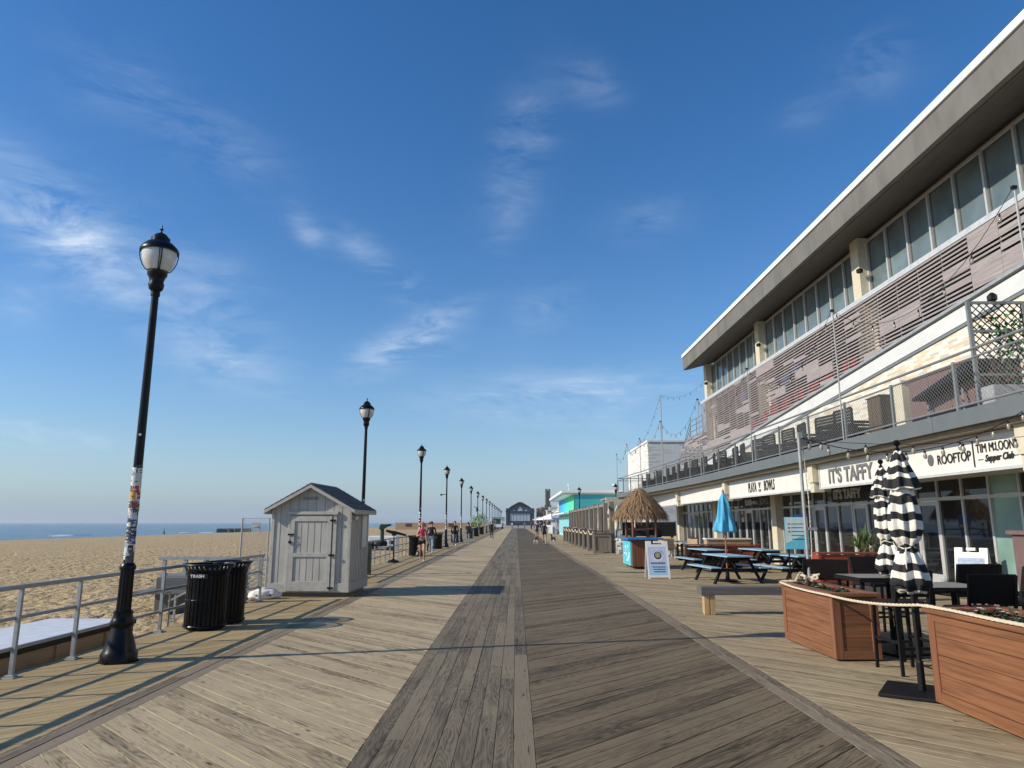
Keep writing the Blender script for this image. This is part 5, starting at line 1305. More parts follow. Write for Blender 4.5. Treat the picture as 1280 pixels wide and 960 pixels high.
def cabinet(name, label, cat, x0, x1, y0, y1, h, m_, open_=False):
    t = thing(name, label, cat, ((x0+x1)/2, (y0+y1)/2, BZ)); a, b_ = (x1-x0)/2, (y1-y0)/2
    q = MB(); q.bb(-a, a, -b_, b_, .05, h-.03); bd_ = q.build('body', m_, t, bevel=.01)
    q = MB(); q.bb(-a-.03, a+.03, -b_-.03, b_+.03, h-.03, h); q.build('top', m_, t, bevel=.005)
    q = MB()
    for k in range(3):
        u0, u1 = -b_+.04+k*(2*b_-.08)/3+.01, -b_+.04+(k+1)*(2*b_-.08)/3-.01; q.bb(-a-.012, -a-.001, u0, u1, .09, h-.08)
    q.build('door_panels', m_, bd_, bevel=.004); return t
cabinet('serving_cabinet', 'big mauve brown serving cabinet on the balcony left of the lattice', 'cabinet', 9.6, 10.6, 14.6, 17.1, 1.35, M_brownbox)
cabinet('umber_cabinet', 'dark umber cabinet on the balcony between the chairs and the pale pillar', 'cabinet', 9.5, 10.3, 18.3, 19.0, 1.25, M_umber)
t = thing('pale_pillar', 'short pale pillar on the balcony between two brown cabinets', 'pillar', (9.9, 17.75, BZ)); q = MB(); q.bb(-.25,.25,-.25,.25,0,1.4); q.build('shaft', M_cream, t, bevel=.01); q = MB(); q.bb(-.29,.29,-.29,.29,1.401,1.46); q.build('capstone', M_conc, t)
t = thing('side_table', 'black folded table leaning across the mauve brown cabinet', 'table', (9.2, 15.4, BZ)); q = MB(); q.add([(0,-1.2,1.02),(0,.9,.72),(0,.9,.78),(0,-1.2,1.20),(.5,-1.2,1.02),(.5,.9,.72),(.5,.9,.78),(.5,-1.2,1.20)], [(0,1,2,3),(4,5,6,7),(0,1,5,4),(2,3,7,6),(1,2,6,5),(3,0,4,7)]); q.build('tabletop', M_blackm, t)
for y in (-.8,.5): q = MB(); q.bar((.1,y,0),(.3,y+.3,.8),.04,.04); q.build('leg', M_greysteel, t)
t = thing('grey_bin', 'grey box planter at the foot of the lattice on the balcony', 'planter', (9.5, 13.25, BZ)); q = MB(); q.bb(-.6,.6,-.2,.2,0,.5); q.build('body', M_ac, t, bevel=.02); q = MB(); q.bb(-.57,.57,-.17,.17,.5005,.52); q.build('soil', M_soil, t)
# lattice with climbing leaves
t = thing('lattice_screen', 'dark diamond lattice panel with a green climbing vine on the balcony', 'trellis', (8.92, 13.5, BZ), -PI/2)
q = MB(); L_ = 1.08; H_ = 2.25
for y in (0, L_): q.bb(-.03,.03,y-.035,y+.035,0,H_)
q.bb(-.025,.025,0,L_,H_-.05,H_+.0); q.bb(-.025,.025,0,L_,.75,.80); q.bb(-.025,.025,0,L_,1.62,1.67); q.build('frame', M_greysteel, t)
q = MB(); k = -18
while k < 22:
    u = k*.15
    for sg in (1,-1):
        # line y = u + s, z = .05 + s (sg=1) or z = H - s
        s0 = max(0, -u); s1 = min(H_-.05, L_-u)
        if s1 > s0+.03:
            if sg == 1: a, b_ = (.008, u+s0, s0), (.008, u+s1, s1)
            else: a, b_ = (-.008, u+s0, H_-s0), (-.008, u+s1, H_-s1)
            q.bar(a, b_, .012, .022, up=(1,0,0))
    k += 1
q.build('lattice', M_blackm, t)
q = MB(); rj = random.Random(17); y, z = 1.3, .5
vine = MB(); pth = []
for k in range(26): pth.append((-.04, .55+.5*mnoise.noise(Vector((k*.21,0,3))), .3+k*.075))
vine.tube(pth, .012, 5)
vt = thing('climbing_vine', 'green leafy vine climbing the dark lattice', 'plant', (8.92, 13.5, BZ), -PI/2); vine.build('stem', M_bark, vt)
for k in range(330):
    b0 = pth[rj.randrange(len(pth))]; cy = b0[1]+rj.gauss(.25,.25); cz = b0[2]+rj.gauss(-.25,.35)
    if not (0 < cy < 1.3 and .3 < cz < 2.1): continue
    c0 = Vector((rj.uniform(-.10,.06), cy, cz)); d = Vector((rj.gauss(0,.6), rj.gauss(0,1), rj.gauss(-.3,1))).normalized()*.065; s_ = d.orthogonal().normalized()*.03
    q.add([c0-d, c0+s_, c0+d, c0-s_], [(0,1,2,3)])
q.build('leaves', mat('vine_green', (.05,.17,.05), .5, var=.4, scale=9), vt, fixn=False)
t = thing('lattice_finial', 'small dark lantern sitting on top of the lattice', 'lantern', (9.42, 13.5, BZ+H_)); q = MB(); q.lathe([(.05,0),(.09,.03),(.09,.12),(.03,.18)], 8); q.build('body', M_blackm, t)
# ---- whitewashed block and neighbours beyond the balcony
t = thing('white_brick_block', 'whitewashed brick block rising behind the end of the balcony', 'building', (12.0, 64.5, 0))
q = MB(); q.bb(0, 9, 0, 12.0, 0, 8.85); bd_ = q.build('wall', M_wbrick, t); q = MB(); q.bb(-.08, 9.1, -.08, 12.1, 8.851, 9.02); q.build('coping', M_white, t)
q = MB(); q.bb(.3,1.2,-.5,-.01,5.1,5.8); ac = q.build('air_conditioner', M_ac, t, bevel=.02); q = MB()
for k in range(5): q.bb(.36,1.14,-.512,-.501,5.2+k*.11,5.24+k*.11)
q.build('grille', M_dark, ac)
q = MB(); q.bb(-.06,-.001,4,5.2,4.4,5.3); q.build('side_window', M_ac, t)
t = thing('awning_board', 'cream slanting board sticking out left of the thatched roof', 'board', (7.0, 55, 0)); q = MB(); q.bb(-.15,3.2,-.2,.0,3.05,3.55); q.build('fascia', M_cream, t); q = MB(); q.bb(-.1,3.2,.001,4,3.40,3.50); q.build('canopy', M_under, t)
for x in (0,3.0): q = MB(); q.bb(x,x+.12,.2,.32,0,3.04); q.build('post', M_cream, t)

# ================================================================== WEATHERED TERRACE FURTHER ALONG
for i in range(9):
    y = 39.8+i*3.15; x = 4.25
    t = thing('weathered_planter', ['nearest wide weathered planter box at the corner of the terrace','second weathered planter from the kiosk, rope over its top','third weathered planter in the terrace row','fourth weathered planter in the terrace row','fifth weathered planter in the terrace row','sixth weathered planter in the terrace row','seventh weathered planter in the terrace row','eighth weathered planter in the terrace row','farthest weathered planter of the terrace row'][i], 'planter', (x, y, 0), 0, 'weathered planters edging the terrace')
    w_ = .98 if i == 0 else .5
    q = MB(); q.bb(.04,w_-.04,.04,.56,.05,1.02); q.build('box', M_weather, t)
    q = MB()
    for a in (0,w_-.10):
        for b_ in (0,.5): q.bb(a,a+.10,b_,b_+.10,0,1.06)
    q.bb(-.03,w_+.03,-.03,.63,1.061,1.12); q.bb(.101,w_-.101,.005,.03,.05,.15); q.bb(.101,w_-.101,.005,.03,.9,1.05); q.build('frame', M_weather, t, bevel=.006)
    f_ = thing('planter_bloom', f'low dark blooms on top of the {["nearest","second","third","fourth","fifth","sixth","seventh","eighth","farthest"][i]} weathered planter', 'flowers', (x, y, 1.12)); q = MB(); rj = random.Random(40+i); 
    for k in range(60): c0 = Vector((rj.uniform(.02,w_-.05), rj.uniform(0,.6), rj.uniform(0,.13))); d = Vector((rj.gauss(0,1),rj.gauss(0,1),rj.gauss(0,1))).normalized()*.05; s_ = d.orthogonal().normalized()*.03; q.add([c0-d,c0+s_,c0+d,c0-s_],[(0,1,2,3)])
    q.build('leaves', M_green, f_, fixn=False); q = MB()
    for k in range(18): c0 = Vector((rj.uniform(.02,w_-.05), rj.uniform(0,.6), rj.uniform(.05,.17))); d = Vector((.03,.0,0)); q.add([c0-d,c0+Vector((0,0,.03)),c0+d,c0-Vector((0,0,.03))],[(0,1,2,3)])
    q.build('petals', M_petalw if i % 2 else M_pink, f_, fixn=False)
    if i: rope(sag((4.3, y-2.6 if i > 1 else y-2.55, 1.16), (4.3, y, 1.16), .18, 8), f'rope swag from the {["","nearest","second","third","fourth","fifth","sixth","seventh","eighth"][i]} weathered planter to the next', .035)
t = thing('pergola', 'row of tall weathered timber posts joined by a beam along the terrace', 'pergola', (4.95, 40.0, 0))
for i in range(11):
    q = MB(); q.bb(-.11,.11,i*2.6-.11,i*2.6+.11,0,2.72+.02*(i%3)); q.build('post', M_weather, t, bevel=.01)
q = MB(); q.bb(-.06,.06,-.1,26.2,2.52,2.68); q.build('beam', M_weather, t)
for i in range(5):
    q = MB(); q.bb(-.13,.13,-.13,.13,0,2.75); q.bb(-.13,.13,-.13,.13,2.751,2.80); 
    t = thing('terrace_post', ['square weathered post at the terrace corner','second square post on the inner side of the terrace','third inner terrace post','fourth inner terrace post','fifth inner terrace post'][i], 'post', (5.35+.02*i, 40.4+i*5.1, 0), 0, 'inner terrace posts'); q.build('shaft', M_weather, t, bevel=.01)
for i, (x, y) in enumerate([(5.9,42),(6.0,46),(5.9,50.5),(6.0,55),(7.2,44.2),(7.7,48.8)]):
    t = thing('cream_umbrella', ['nearest folded cream umbrella on the terrace','second folded cream umbrella on the terrace','third folded cream umbrella on the terrace','farthest folded cream umbrella by the beam','folded cream umbrella nearest the dark wind screens','folded cream umbrella behind the thatched kiosk'][i], 'umbrella', (x, y, 0), i*.7, 'folded cream umbrellas on the terrace')
    q = MB(); q.lathe([(.03,0),(.03,2.7)], 8); q.build('pole', M_ac, t); umbrella_body([(.03,2.68),(.12,2.4),(.17,1.9),(.22,1.3),(.16,1.2)], [], [M_creamcanvas, M_creamcanvas], t, nf=6, amp=.22, n=36, seed=i)
# terrace armchairs and tables
def terrace_chair():
    t = thing('terrace_chair', '', 'chair', (0,0,0), 0, 'pale cushioned chairs on the terrace')
    q = MB(); q.bb(-.27,.27,-.25,.25,.38,.46); q.build('seat', M_beige, t, bevel=.02); q = MB(); q.bb(-.27,.27,-.29,-.23,.46,.92); q.build('backrest', M_beige, t, bevel=.03)
    for sx in (-1,1):
        q = MB(); q.bb(sx*.29-.02,sx*.29+.02,-.28,.25,.62,.66); q.build('armrest', M_white, t)
        for y in (-.26,.23): q = MB(); q.bb(sx*.29-.02,sx*.29+.02,y-.02,y+.02,0,.62); q.build('leg', M_white, t)
    return t
tc_ = terrace_chair(); rj = random.Random(23)
spots = [(5.9,36.8,.3),(6.6,37.4,2.0),(7.4,36.4,-1.2),(5.7,39.2,1.3),(6.9,39.6,-.4),(7.9,38.6,2.6),(6.2,41.4,0),(7.6,41.8,1.9),(8.6,36.2,.6),(8.9,39.4,-1.5),(6.4,44.6,.8),(7.9,44.9,-2.2),(9.1,42.6,1.2),(6.9,47.2,.2),(8.6,47.4,2.9),(7.0,33.9,.2),(8.2,33.2,-.8),(9.0,34.3,1.7)]
for i, (x, y, a) in enumerate(spots):
    c_ = tc_ if i == 0 else copy_tree(tc_); c_.location = (x, y, 0); c_.rotation_euler = (0,0,a)
    c_['label'] = f'{(["nearest left"]+ords)[i]} pale cushioned chair of the terrace behind the kiosk, {"left" if x < 6.8 else "right"} part'
for i, (x, y) in enumerate([(6.6,36.4),(7.2,38.6),(8.3,37.4),(7.0,41.0),(8.4,42.2),(7.2,45.4),(7.7,33.8)]):
    t = thing('terrace_table', ['grey terrace table nearest the thatched kiosk','second grey terrace table behind the kiosk','grey terrace table before the dark wind screen','grey terrace table in the middle of the terrace','grey terrace table near the shop wall','farthest grey terrace table','grey terrace table behind the back picnic tables'][i], 'table', (x, y, 0), .1*i, 'grey tables on the terrace')
    q = MB(); q.bb(-.4,.4,-.4,.4,.70,.74); q.build('tabletop', M_ac, t, bevel=.005); q = MB(); q.bb(-.04,.04,-.04,.04,.02,.70); q.bb(-.28,.28,-.28,.28,0,.02); q.build('pedestal', M_blackm, t)
for i, (x0, x1, y) in enumerate([(6.45, 8.0, 44.0), (8.1, 9.75, 44.2)]):
    t = thing('wind_screen', ['black canvas wind screen left of the kiosk posts','black canvas wind screen right of the kiosk posts'][i], 'screen', (x0, y, 0)); q = MB(); q.bb(0,x1-x0,0,.03,.75,1.68); q.build('canvas', M_blk, t)
    for x in (0,x1-x0-.05): q = MB(); q.bb(x,x+.05,-.02,-.001,0,1.72); q.build('post', M_blackm, t)
t = thing('beige_shelf', 'long beige counter with white tops before the shuttered shop', 'counter', (8.4, 32.0, 0)); q = MB(); q.bb(0,1.9,0,.5,0,.92); q.build('body', M_beige, t); q = MB(); q.bb(-.05,1.95,-.05,.55,.921,.97); q.build('top', M_white, t)
for i in range(6):
    t = thing('shutter_door', f'{["first","second","third","fourth","fifth","sixth"][i]} white louvred door in the row behind the terrace, from the right', 'shutter', (9.6-i*.55, 58+i*2.4, 0), 0, 'white louvred doors behind the terrace')
    q = MB(); 
    for k in range(20): q.bb(-.42,.42,0,.03,.1+k*.11,.18+k*.11)
    q.build('louvres', M_white, t); q = MB(); q.bb(-.5,-.42,-.01,.04,0,2.4); q.bb(.42,.5,-.01,.04,0,2.4); q.bb(-.42,.42,-.01,.04,2.3,2.4); q.build('frame', M_white, t)

# ================================================================== TEAL BUILDING AND THE FAR END
t = thing('teal_building', 'teal building with blue to green painted seaward wall and white slab roof', 'building', (6.05, 75, 0))
m, nt, b = newmat('blue_green_mural'); tc = N(nt, 'ShaderNodeTexCoord'); sp = N(nt, 'ShaderNodeSeparateXYZ'); L(nt, tc.outputs['Object'], sp.inputs[0])
mr = N(nt, 'ShaderNodeMapRange'); mr.inputs[1].default_value = 0; mr.inputs[2].default_value = 26; L(nt, sp.outputs[1], mr.inputs[0])
c = ramp(nt, mr.outputs[0], [(0, (.10,.62,.28)), (.25, (.07,.62,.42)), (.55, (.05,.50,.60)), (1, (.04,.24,.62))]); L(nt, c, b.inputs['Base Color']); b.inputs['Roughness'].default_value = .7
q = MB(); q.bb(0.02, 16, 0.02, 26, 0, 4.55); bd_ = q.build('wall', M_tealwall, t)
q = MB(); q.bb(-.02, .015, 0, 26, 2.75, 4.55); q.build('mural', m, bd_)
q = MB(); q.bb(-.02, .015, 0, 26, 0, 2.55); q.build('lower_front', M_cyanwall, bd_)
q = MB(); q.bb(-1.3, 16.3, -.25, 27.5, 4.70, 4.95); q.bb(-1.0, 16, 0.0, 27, 4.551, 4.699); q.build('roof', M_white, t)
q = MB(); q.bb(-1.0, .0, 1.5, 26, 2.58, 2.72); q.build('awning', M_white, t)
for i in range(6): q = MB(); q.bb(-.06,-.021,2+i*4,2+i*4+1.6,.1,2.3); w_ = q.build('door', M_white, t); q = MB(); q.bb(-.07,-.061,2.2+i*4,2+i*4+1.4,.3,2.1); q.build('pane', M_cyanwall, w_)
q = MB(); q.bb(4.2,4.9,-.05,.019,3.2,3.9); q.build('vent', M_ac, t)
for x in (3.9, 9.0): q = MB(); q.lathe([(.05,0),(.03,.8),(.12,.82),(.12,1.0)], 8, (x-4,6,4.95)); q.build('roof_vent', M_white, t)
# lamps on the landward side
for i, (x, y, lb) in enumerate([(8.15,58.5,'black street lamp rising beside the corner of the balcony slab'),(6.35,72.0,'black street lamp in front of the teal wall')]):
    c_ = copy_tree(lp); c_.location = (x, y, 0); c_['label'] = lb; c_['group'] = 'street lamps on the landward side'; c_.scale = (.98,.98,.93 if i else .86)
# convention hall closing the walk
t = thing('convention_hall', 'distant dark gabled hall with pale arched windows closing the boardwalk', 'building', (2.4, 424, 0)); HX = 9.6; t.scale = (.84, 1, .97)
q = MB(); q.prism([(-HX,0),(HX,0),(HX,8.2),(6,10.6),(1.2,12.8),(-1.2,12.8),(-6,10.6),(-HX,8.2)], 'y', .4, 30); q.build('wall', mat('hall_grey_wall', (.06,.07,.085), .7), t)
q = MB()
for i in range(6): q.bb(-6.9+i*2.35,-6.9+i*2.35+2.1,.2,.39,2.6,7.0)
q.build('window_wall', M_hallglass, t)
for sg in (-1,1):
    q = MB(); q.prism([(sg*3.2,8.6),(sg*5.4,8.6),(sg*3.9,9.6)], 'y', .2, .39); q.build('gable_window', M_hallglass, t)
q = MB(); q.prism([(-1.9,8.6),(1.9,8.6),(1.2,10.3),(0,11.4),(-1.2,10.3)], 'y', .2, .39); q.build('gable_window', M_hallglass, t)
q = MB()
for sg in (-1,1): q.bb(sg*9.0-.9,sg*9.0+.9,-.3,.19,0,10.2)
q.bb(-8.1,8.1,-.2,.19,7.0,8.3); q.bb(-8.1,8.1,-.2,.19,0,2.4); q.build('pier', M_hall, t)
q = MB(); q.add([(-10.2,-.6,8.1),(-6.2,-.6,10.9),(-1.2,-.6,13.2),(1.2,-.6,13.2),(6.2,-.6,10.9),(10.2,-.6,8.1),(10.2,-.6,8.7),(6.2,-.6,11.5),(1.2,-.6,13.9),(-1.2,-.6,13.9),(-6.2,-.6,11.5),(-10.2,-.6,8.7)]+[(x,31,z) for x,z in [(-10.2,8.1),(-6.2,10.9),(-1.2,13.2),(1.2,13.2),(6.2,10.9),(10.2,8.1),(10.2,8.7),(6.2,11.5),(1.2,13.9),(-1.2,13.9),(-6.2,11.5),(-10.2,8.7)]], [(i,(i+1)%12,(i+1)%12+12,i+12) for i in range(12)]+[(0,1,10,11),(1,2,9,10),(2,3,8,9),(3,4,7,8),(4,5,6,7)])
q.build('roof', M_hall, t)
t = thing('brick_wing', 'brown brick wing beside the distant hall', 'building', (12.6, 426, 0)); q = MB(); q.bb(0,8,0,20,0,9.5); q.build('wall', M_hallbrick, t); q = MB(); q.bb(-.2,8.2,-.2,20.2,9.5,10.0); q.build('parapet', M_hallbrick, t)
t = thing('steam_chimney', 'tall dark twin shafted tower beyond the teal building', 'tower', (18.6, 420, 0)); q = MB(); q.bb(-1.45,-.25,-1.2,1.2,6,20.9); q.bb(.25,1.45,-1.2,1.2,6,20.9); q.bb(-.249,.249,-.9,.9,6,20.0); q.build('shafts', M_chim, t)
q = MB(); q.bb(-2.6,2.6,-2,2,0,10.2); q.bb(-1.9,1.9,-1.6,1.6,10.201,11.6); q.build('base', M_chim, t)
for sg in (-1,1): q = MB(); q.lathe([(1.3,0),(1.6,.6),(1.3,1.5),(.5,2.0)], 12, (sg*3.4,0,8.6)); q.build('side_ornament', M_chim, t)
rj = random.Random(77)
blds = [(13.0,300,5,12,6.8,M_far),(16.0,260,5,12,8.2,M_far2),(11.6,225,3.5,14,4.4,M_far),(12.0,200,5,9,5.4,M_far2),(9.6,175,4,12,4.6,M_far),(8.6,140,4,14,4.0,M_far),(9.5,118,6,16,4.2,M_far2)]
for i, (x, y, w_, d_, h, m_) in enumerate(blds):
    t = thing('seafront_building', ['pale low block farthest up the seafront','grey block below the tower','low cream kiosk building before the tower','grey seafront shop with flat roof','cream seafront shop with striped awning','low cream pavilion beyond the teal building','grey annex right behind the teal building'][i], 'building', (x, y, 0), 0, 'low buildings beyond the teal one')
    q = MB(); q.bb(0,w_,0,d_,0,h); q.bb(1,w_-.6,2,d_-3,h+.001,h+1.3); q.build('wall', m_, t); q = MB(); q.bb(-.3,w_+.2,-.3,d_+.2,h-.25,h-.05); q.build('cornice', M_white, t)
    for k in range(3): q = MB(); q.bb(.4+k*w_/3.4,.4+k*w_/3.4+.9,-.03,-.002,1.0,2.4); q.build('window', M_dark, t)
    for k in range(4): q = MB(); q.bb(-.03,-.002,1+k*d_/4.5,1+k*d_/4.5+1.6,.6,2.4); q.build('window', M_hallglass, t)
    q = MB(); q.add([(-.01,.5,2.9),(-1.5,.5,2.5),(-1.5,d_-.5,2.5),(-.01,d_-.5,2.9),(-.01,.5,2.97),(-1.5,.5,2.57),(-1.5,d_-.5,2.57),(-.01,d_-.5,2.97)], [(0,1,2,3),(4,5,6,7),(0,1,5,4),(1,2,6,5),(2,3,7,6)]); q.build('awning', [M_white, M_petalw, M_bluecanvas, M_white, M_redwood, M_white, M_white][i], t)
for i, (x, y, m_, lb) in enumerate([(6.5,128,M_petalw,'pink topped vendor stall far along the walk'),(6.0,150,M_white,'white vendor stall beyond the woman with the dogs'),(5.6,170,M_far,'yellowish vendor umbrella stall near the crowd'),(5.4,112,M_white,'white tented stall before the teal building end')]):
    t = thing('vendor_stall', lb, 'stall', (x, y, 0), 0, 'vendor stalls at the far end')
    q = MB(); q.bb(-1,1,-1,1,0,1.0); q.build('counter', M_white, t)
    for a in (-1.1,1.1):
        for c2 in (-1.1,1.1): q = MB(); q.bb(a-.04,a+.04,c2-.04,c2+.04,0,2.2); q.build('post', M_ac, t)
    q = MB(); q.lathe([(1.75,2.2),(1.7,2.35),(.1,3.0)], 4); q.build('canopy', m_, t)
for i in range(14):
    y = 106+i*1.5; t = thing('white_fence_panel', f'{(["first"]+ords)[i]} white fence panel of the row by the far stalls', 'fence', (5.35, y, 0), 0, 'white fence panels by the stalls')
    q = MB()
    for k in range(8): q.bb(-.02,.02,k*.18,k*.18+.10,.05,1.25)
    q.bb(.021,.05,0,1.4,.9,1.0); q.build('pickets', M_white, t)

# ================================================================== PEOPLE AND DOGS
def skin_mesh(verts, edges, radii, sub=1, root=0):
    me = bpy.data.meshes.new('sk'); me.from_pydata([tuple(v) for v in verts], edges, []); o = bpy.data.objects.new('sk', me); COL.objects.link(o)
    sm_ = o.modifiers.new('s', 'SKIN'); sm_.use_smooth_shade = True
    lay = me.skin_vertices[0].data if me.skin_vertices else None
    if lay is None:
        import bmesh as _b
        bmx = _b.new(); bmx.from_mesh(me); bmx.verts.layers.skin.verify(); bmx.to_mesh(me); bmx.free(); lay = me.skin_vertices[0].data
    for i, r in enumerate(radii):
        lay[i].radius = r if isinstance(r, tuple) else (r, r); lay[i].use_root = (i == root)
    ss_ = o.modifiers.new('u', 'SUBSURF'); ss_.levels = sub; ss_.render_levels = sub
    dg = bpy.context.evaluated_depsgraph_get(); dg.update()
    out = bpy.data.meshes.new_from_object(o.evaluated_get(dg)); bpy.data.objects.remove(o); bpy.data.meshes.remove(me)
    return out
def ell(c, r, n=14, M=None):
    mb = MB(); vs = []; m_ = n//2+2
    for j in range(m_+1):
        t = PI*j/m_
        for k in range(n):
            a = 2*PI*k/n; v = Vector((r[0]*math.sin(t)*math.cos(a), r[1]*math.sin(t)*math.sin(a), r[2]*math.cos(t)))
            if M: v = M @ v
            vs.append(Vector(c)+v)
    mb.add(vs, [(j*n+k, j*n+(k+1)%n, (j+1)*n+(k+1)%n, (j+1)*n+k) for j in range(m_) for k in range(n)]); return mb
def person(label, loc, rz, H=1.7, cols=None, pose='walk', hair=M_hair, cap=None, skin=M_skin, female=False, group=None, fingers=True, lean=.03, ph=1):
    """faces -Y. cols: region -> material"""
    s = H/1.75; g = ph
    sw = .155 if female else .185; hw = .095
    ch = {'chest': M_blk, 'belly': M_blk, 'hips': M_blk, 'thigh': M_blk, 'shin': M_blk, 'foot': M_shoe, 'upper': M_blk, 'fore': skin, 'hand': skin, 'neck': skin, 'head': skin}
    ch.update(cols or {})
    V = []; Ed = []; Rd = []; Rg = []
    def v(p, r, reg, parent=None):
        V.append(Vector(p)*s); Rd.append(tuple(x*s for x in r) if isinstance(r, tuple) else r*s); i = len(V)-1
        if parent is not None: Ed.append((parent, i)); Rg.append((parent, i, reg))
        return i
    fy = -lean
    pel = v((0,0,.95), (.135,.10), 'hips'); bel = v((0,fy*.5,1.08), (.115,.088), 'belly', pel); che = v((0,fy*1.0,1.26), (.135,.10), 'chest', bel); sho = v((0,fy*1.2,1.41), (.12,.075), 'chest', che)
    nek = v((0,fy*1.4-.01,1.49), .052, 'neck', sho); hd0 = v((0,fy*1.5-.02,1.56), (.062,.072), 'head', nek); hd1 = v((0,fy*1.6-.025,1.66), (.075,.090), 'head', hd0); hd2 = v((0,fy*1.6-.015,1.725), (.052,.062), 'head', hd1)
    if pose == 'run':
        legs = [(1, (-.04*0, -.14, .53), (0, .0, .12), -.13), (-1, (0, -.02, .50), (0, .34, .26), .10)]
        arms = [(1, (.06, .12, 1.16), (.02, -.10, 1.08)), (-1, (.08, -.02, 1.14), (-.03, -.22, 1.20))]
    elif pose == 'stand':
        legs = [(1, (.01,-.01,.50), (.015,.0,.09), -.13), (-1, (.01,-.01,.50), (.015,.0,.09), -.13)]
        arms = [(1, (.05,.03,1.14), (.06,-.06,.90)), (-1, (.05,.03,1.14), (.06,-.06,.90))]
    elif pose == 'lean':
        legs = [(1, (.02,-.02,.50), (.03,.02,.09), -.13), (-1, (.02,.03,.50), (.02,.12,.09), -.13)]
        arms = [(1, (.06,-.14,1.18), (.0,-.34,1.10)), (-1, (.06,-.14,1.18), (.0,-.34,1.10))]
    else:
        legs = [(g, (0,-.15,.52), (0,-.22,.10), -.13), (-g, (0,.02,.50), (0,.26,.16), -.12)]
        arms = [(g, (.05,.12,1.15), (.05,.10,.92)), (-g, (.05,-.06,1.15), (.05,-.22,.95))]
    for sd, k, a, toe in legs:
        hp = v((sd*hw, 0, .88), (.088,.092), 'hips', pel); kn = v((sd*(hw-.005)+sd*k[0], k[1], k[2]), .056, 'thigh', hp)
        mid = v((sd*(hw)+sd*a[0]*.6, k[1]+(a[1]-k[1])*.35+.02, k[2]+(a[2]-k[2])*.35), .052, 'shin', kn); an = v((sd*hw+sd*a[0], a[1], a[2]), .036, 'shin', mid)
        lift = .05 if a[1] > .2 else 0
        he = v((sd*hw+sd*a[0], a[1]+.02, a[2]-.055), .038, 'foot', an); tt = (0, toe, -.0) 
        if pose == 'run' and sd == -1: v((sd*hw, a[1]+.10, a[2]-.16), .034, 'foot', he)
        else: v((sd*hw+sd*a[0]*1.3, a[1]+toe, max(.028, a[2]-.062-lift)), (.042,.028), 'foot', he)
    for sd, e, w in arms:
        sh_ = v((sd*sw, fy*1.2, 1.40), .050, 'chest', sho); el = v((sd*(sw+e[0]), fy+e[1], e[2]), .038, 'upper', sh_)
        wr = v((sd*(sw+w[0]), fy+w[1], w[2]), .026, 'fore', el); d = (V[wr]-V[el]).normalized()/s*1
        pm = V[wr]/s+d*.055; pa = v(pm, (.030,.018), 'hand', wr)
        if fingers:
            for j, (off, ln_) in enumerate(((-.022,.060),(-.008,.070),(.008,.066),(.022,.052))):
                q1 = pm+Vector((0, off, 0))+d*.030; f1 = v(q1, .010, 'hand', pa); v(q1+d*ln_+Vector((-sd*.018, 0, 0)), .0075, 'hand', f1)
            th = v(pm+Vector((-sd*.018,-.030,-.0)), .011, 'hand', pa); v(pm+Vector((-sd*.022,-.045,0))+d*.035, .008, 'hand', th)
    me = skin_mesh(V, Ed, Rd, 2)
    regs = [q for q in dict.fromkeys(ch.values()) if not isinstance(q, int)]; me.materials.clear()
    for m_ in regs: me.materials.append(m_)
    for p in me.polygons:
        c0 = p.center; best = None
        for a, b_, rg_ in Rg:
            A, B = V[a], V[b_]; ab = B-A; t = max(0, min(1, (c0-A).dot(ab)/max(ab.dot(ab), 1e-9))); rr = Rd[a][0] if isinstance(Rd[a], tuple) else Rd[a]
            d_ = (c0-(A+ab*t)).length-.35*rr
            if best is None or d_ < best[0]: best = (d_, rg_, t)
        rg_ = best[1]
        if rg_ == 'neck' and c0.z < 1.45*s: rg_ = 'chest'
        if rg_ == 'thigh' and 'shorts' in ch and best[2] < .28: rg_ = 'hips'
        if 'crop' in ch and rg_ in ('chest','belly'): rg_ = 'chest' if c0.z > 1.17*s and abs(c0.x) < sw*s*.9 else 'head'
        p.material_index = regs.index(ch.get(rg_, skin))
    me.shade_smooth(); me.name = 'body'
    t = thing('person', label, 'person', loc, rz, group)
    bo = bpy.data.objects.new('body', me); COL.objects.link(bo); bo.parent = t
    hc = V[hd1]
    mb = ell(hc+Vector((0,.014,.028))*s, (.088*s,.102*s,.088*s)); 
    # hair shell: keep it off the face by clipping the front
    keep = []
    for f_ in mb.f:
        c0 = sum((Vector(mb.v[i]) for i in f_), Vector())/len(f_)-hc
        if not (c0.y < -.035*s and c0.z < .055*s) and c0.z > -.07*s: keep.append(f_)
    mb.f = keep; mb.mi = [0]*len(keep); ho = mb.build('hair', hair, t, smooth=True, fixn=False)
    if cap:
        mb = ell(hc+Vector((0,0,.04))*s, (.094*s,.105*s,.078*s)); mb.f = [f_ for f_ in mb.f if min(mb.v[i][2] for i in f_) > hc.z+.015*s]; mb.mi = [0]*len(mb.f)
        mb.add([hc+Vector(q)*s for q in ((-.07,-.085,.045),(.07,-.085,.045),(.055,-.175,.03),(-.055,-.175,.03),(-.07,-.085,.055),(.07,-.085,.055),(.055,-.175,.038),(-.055,-.175,.038))], [(0,1,2,3),(4,5,6,7),(0,1,5,4),(1,2,6,5),(2,3,7,6),(3,0,4,7)]); mb.build('cap', cap, t, smooth=True)
    mb = MB(); mb.prism([(hc.y-.085*s, hc.z+.01*s),(hc.y-.118*s, hc.z-.022*s),(hc.y-.08*s, hc.z-.03*s)], 'x', -.012*s, .012*s); mb.build('nose', skin, t)
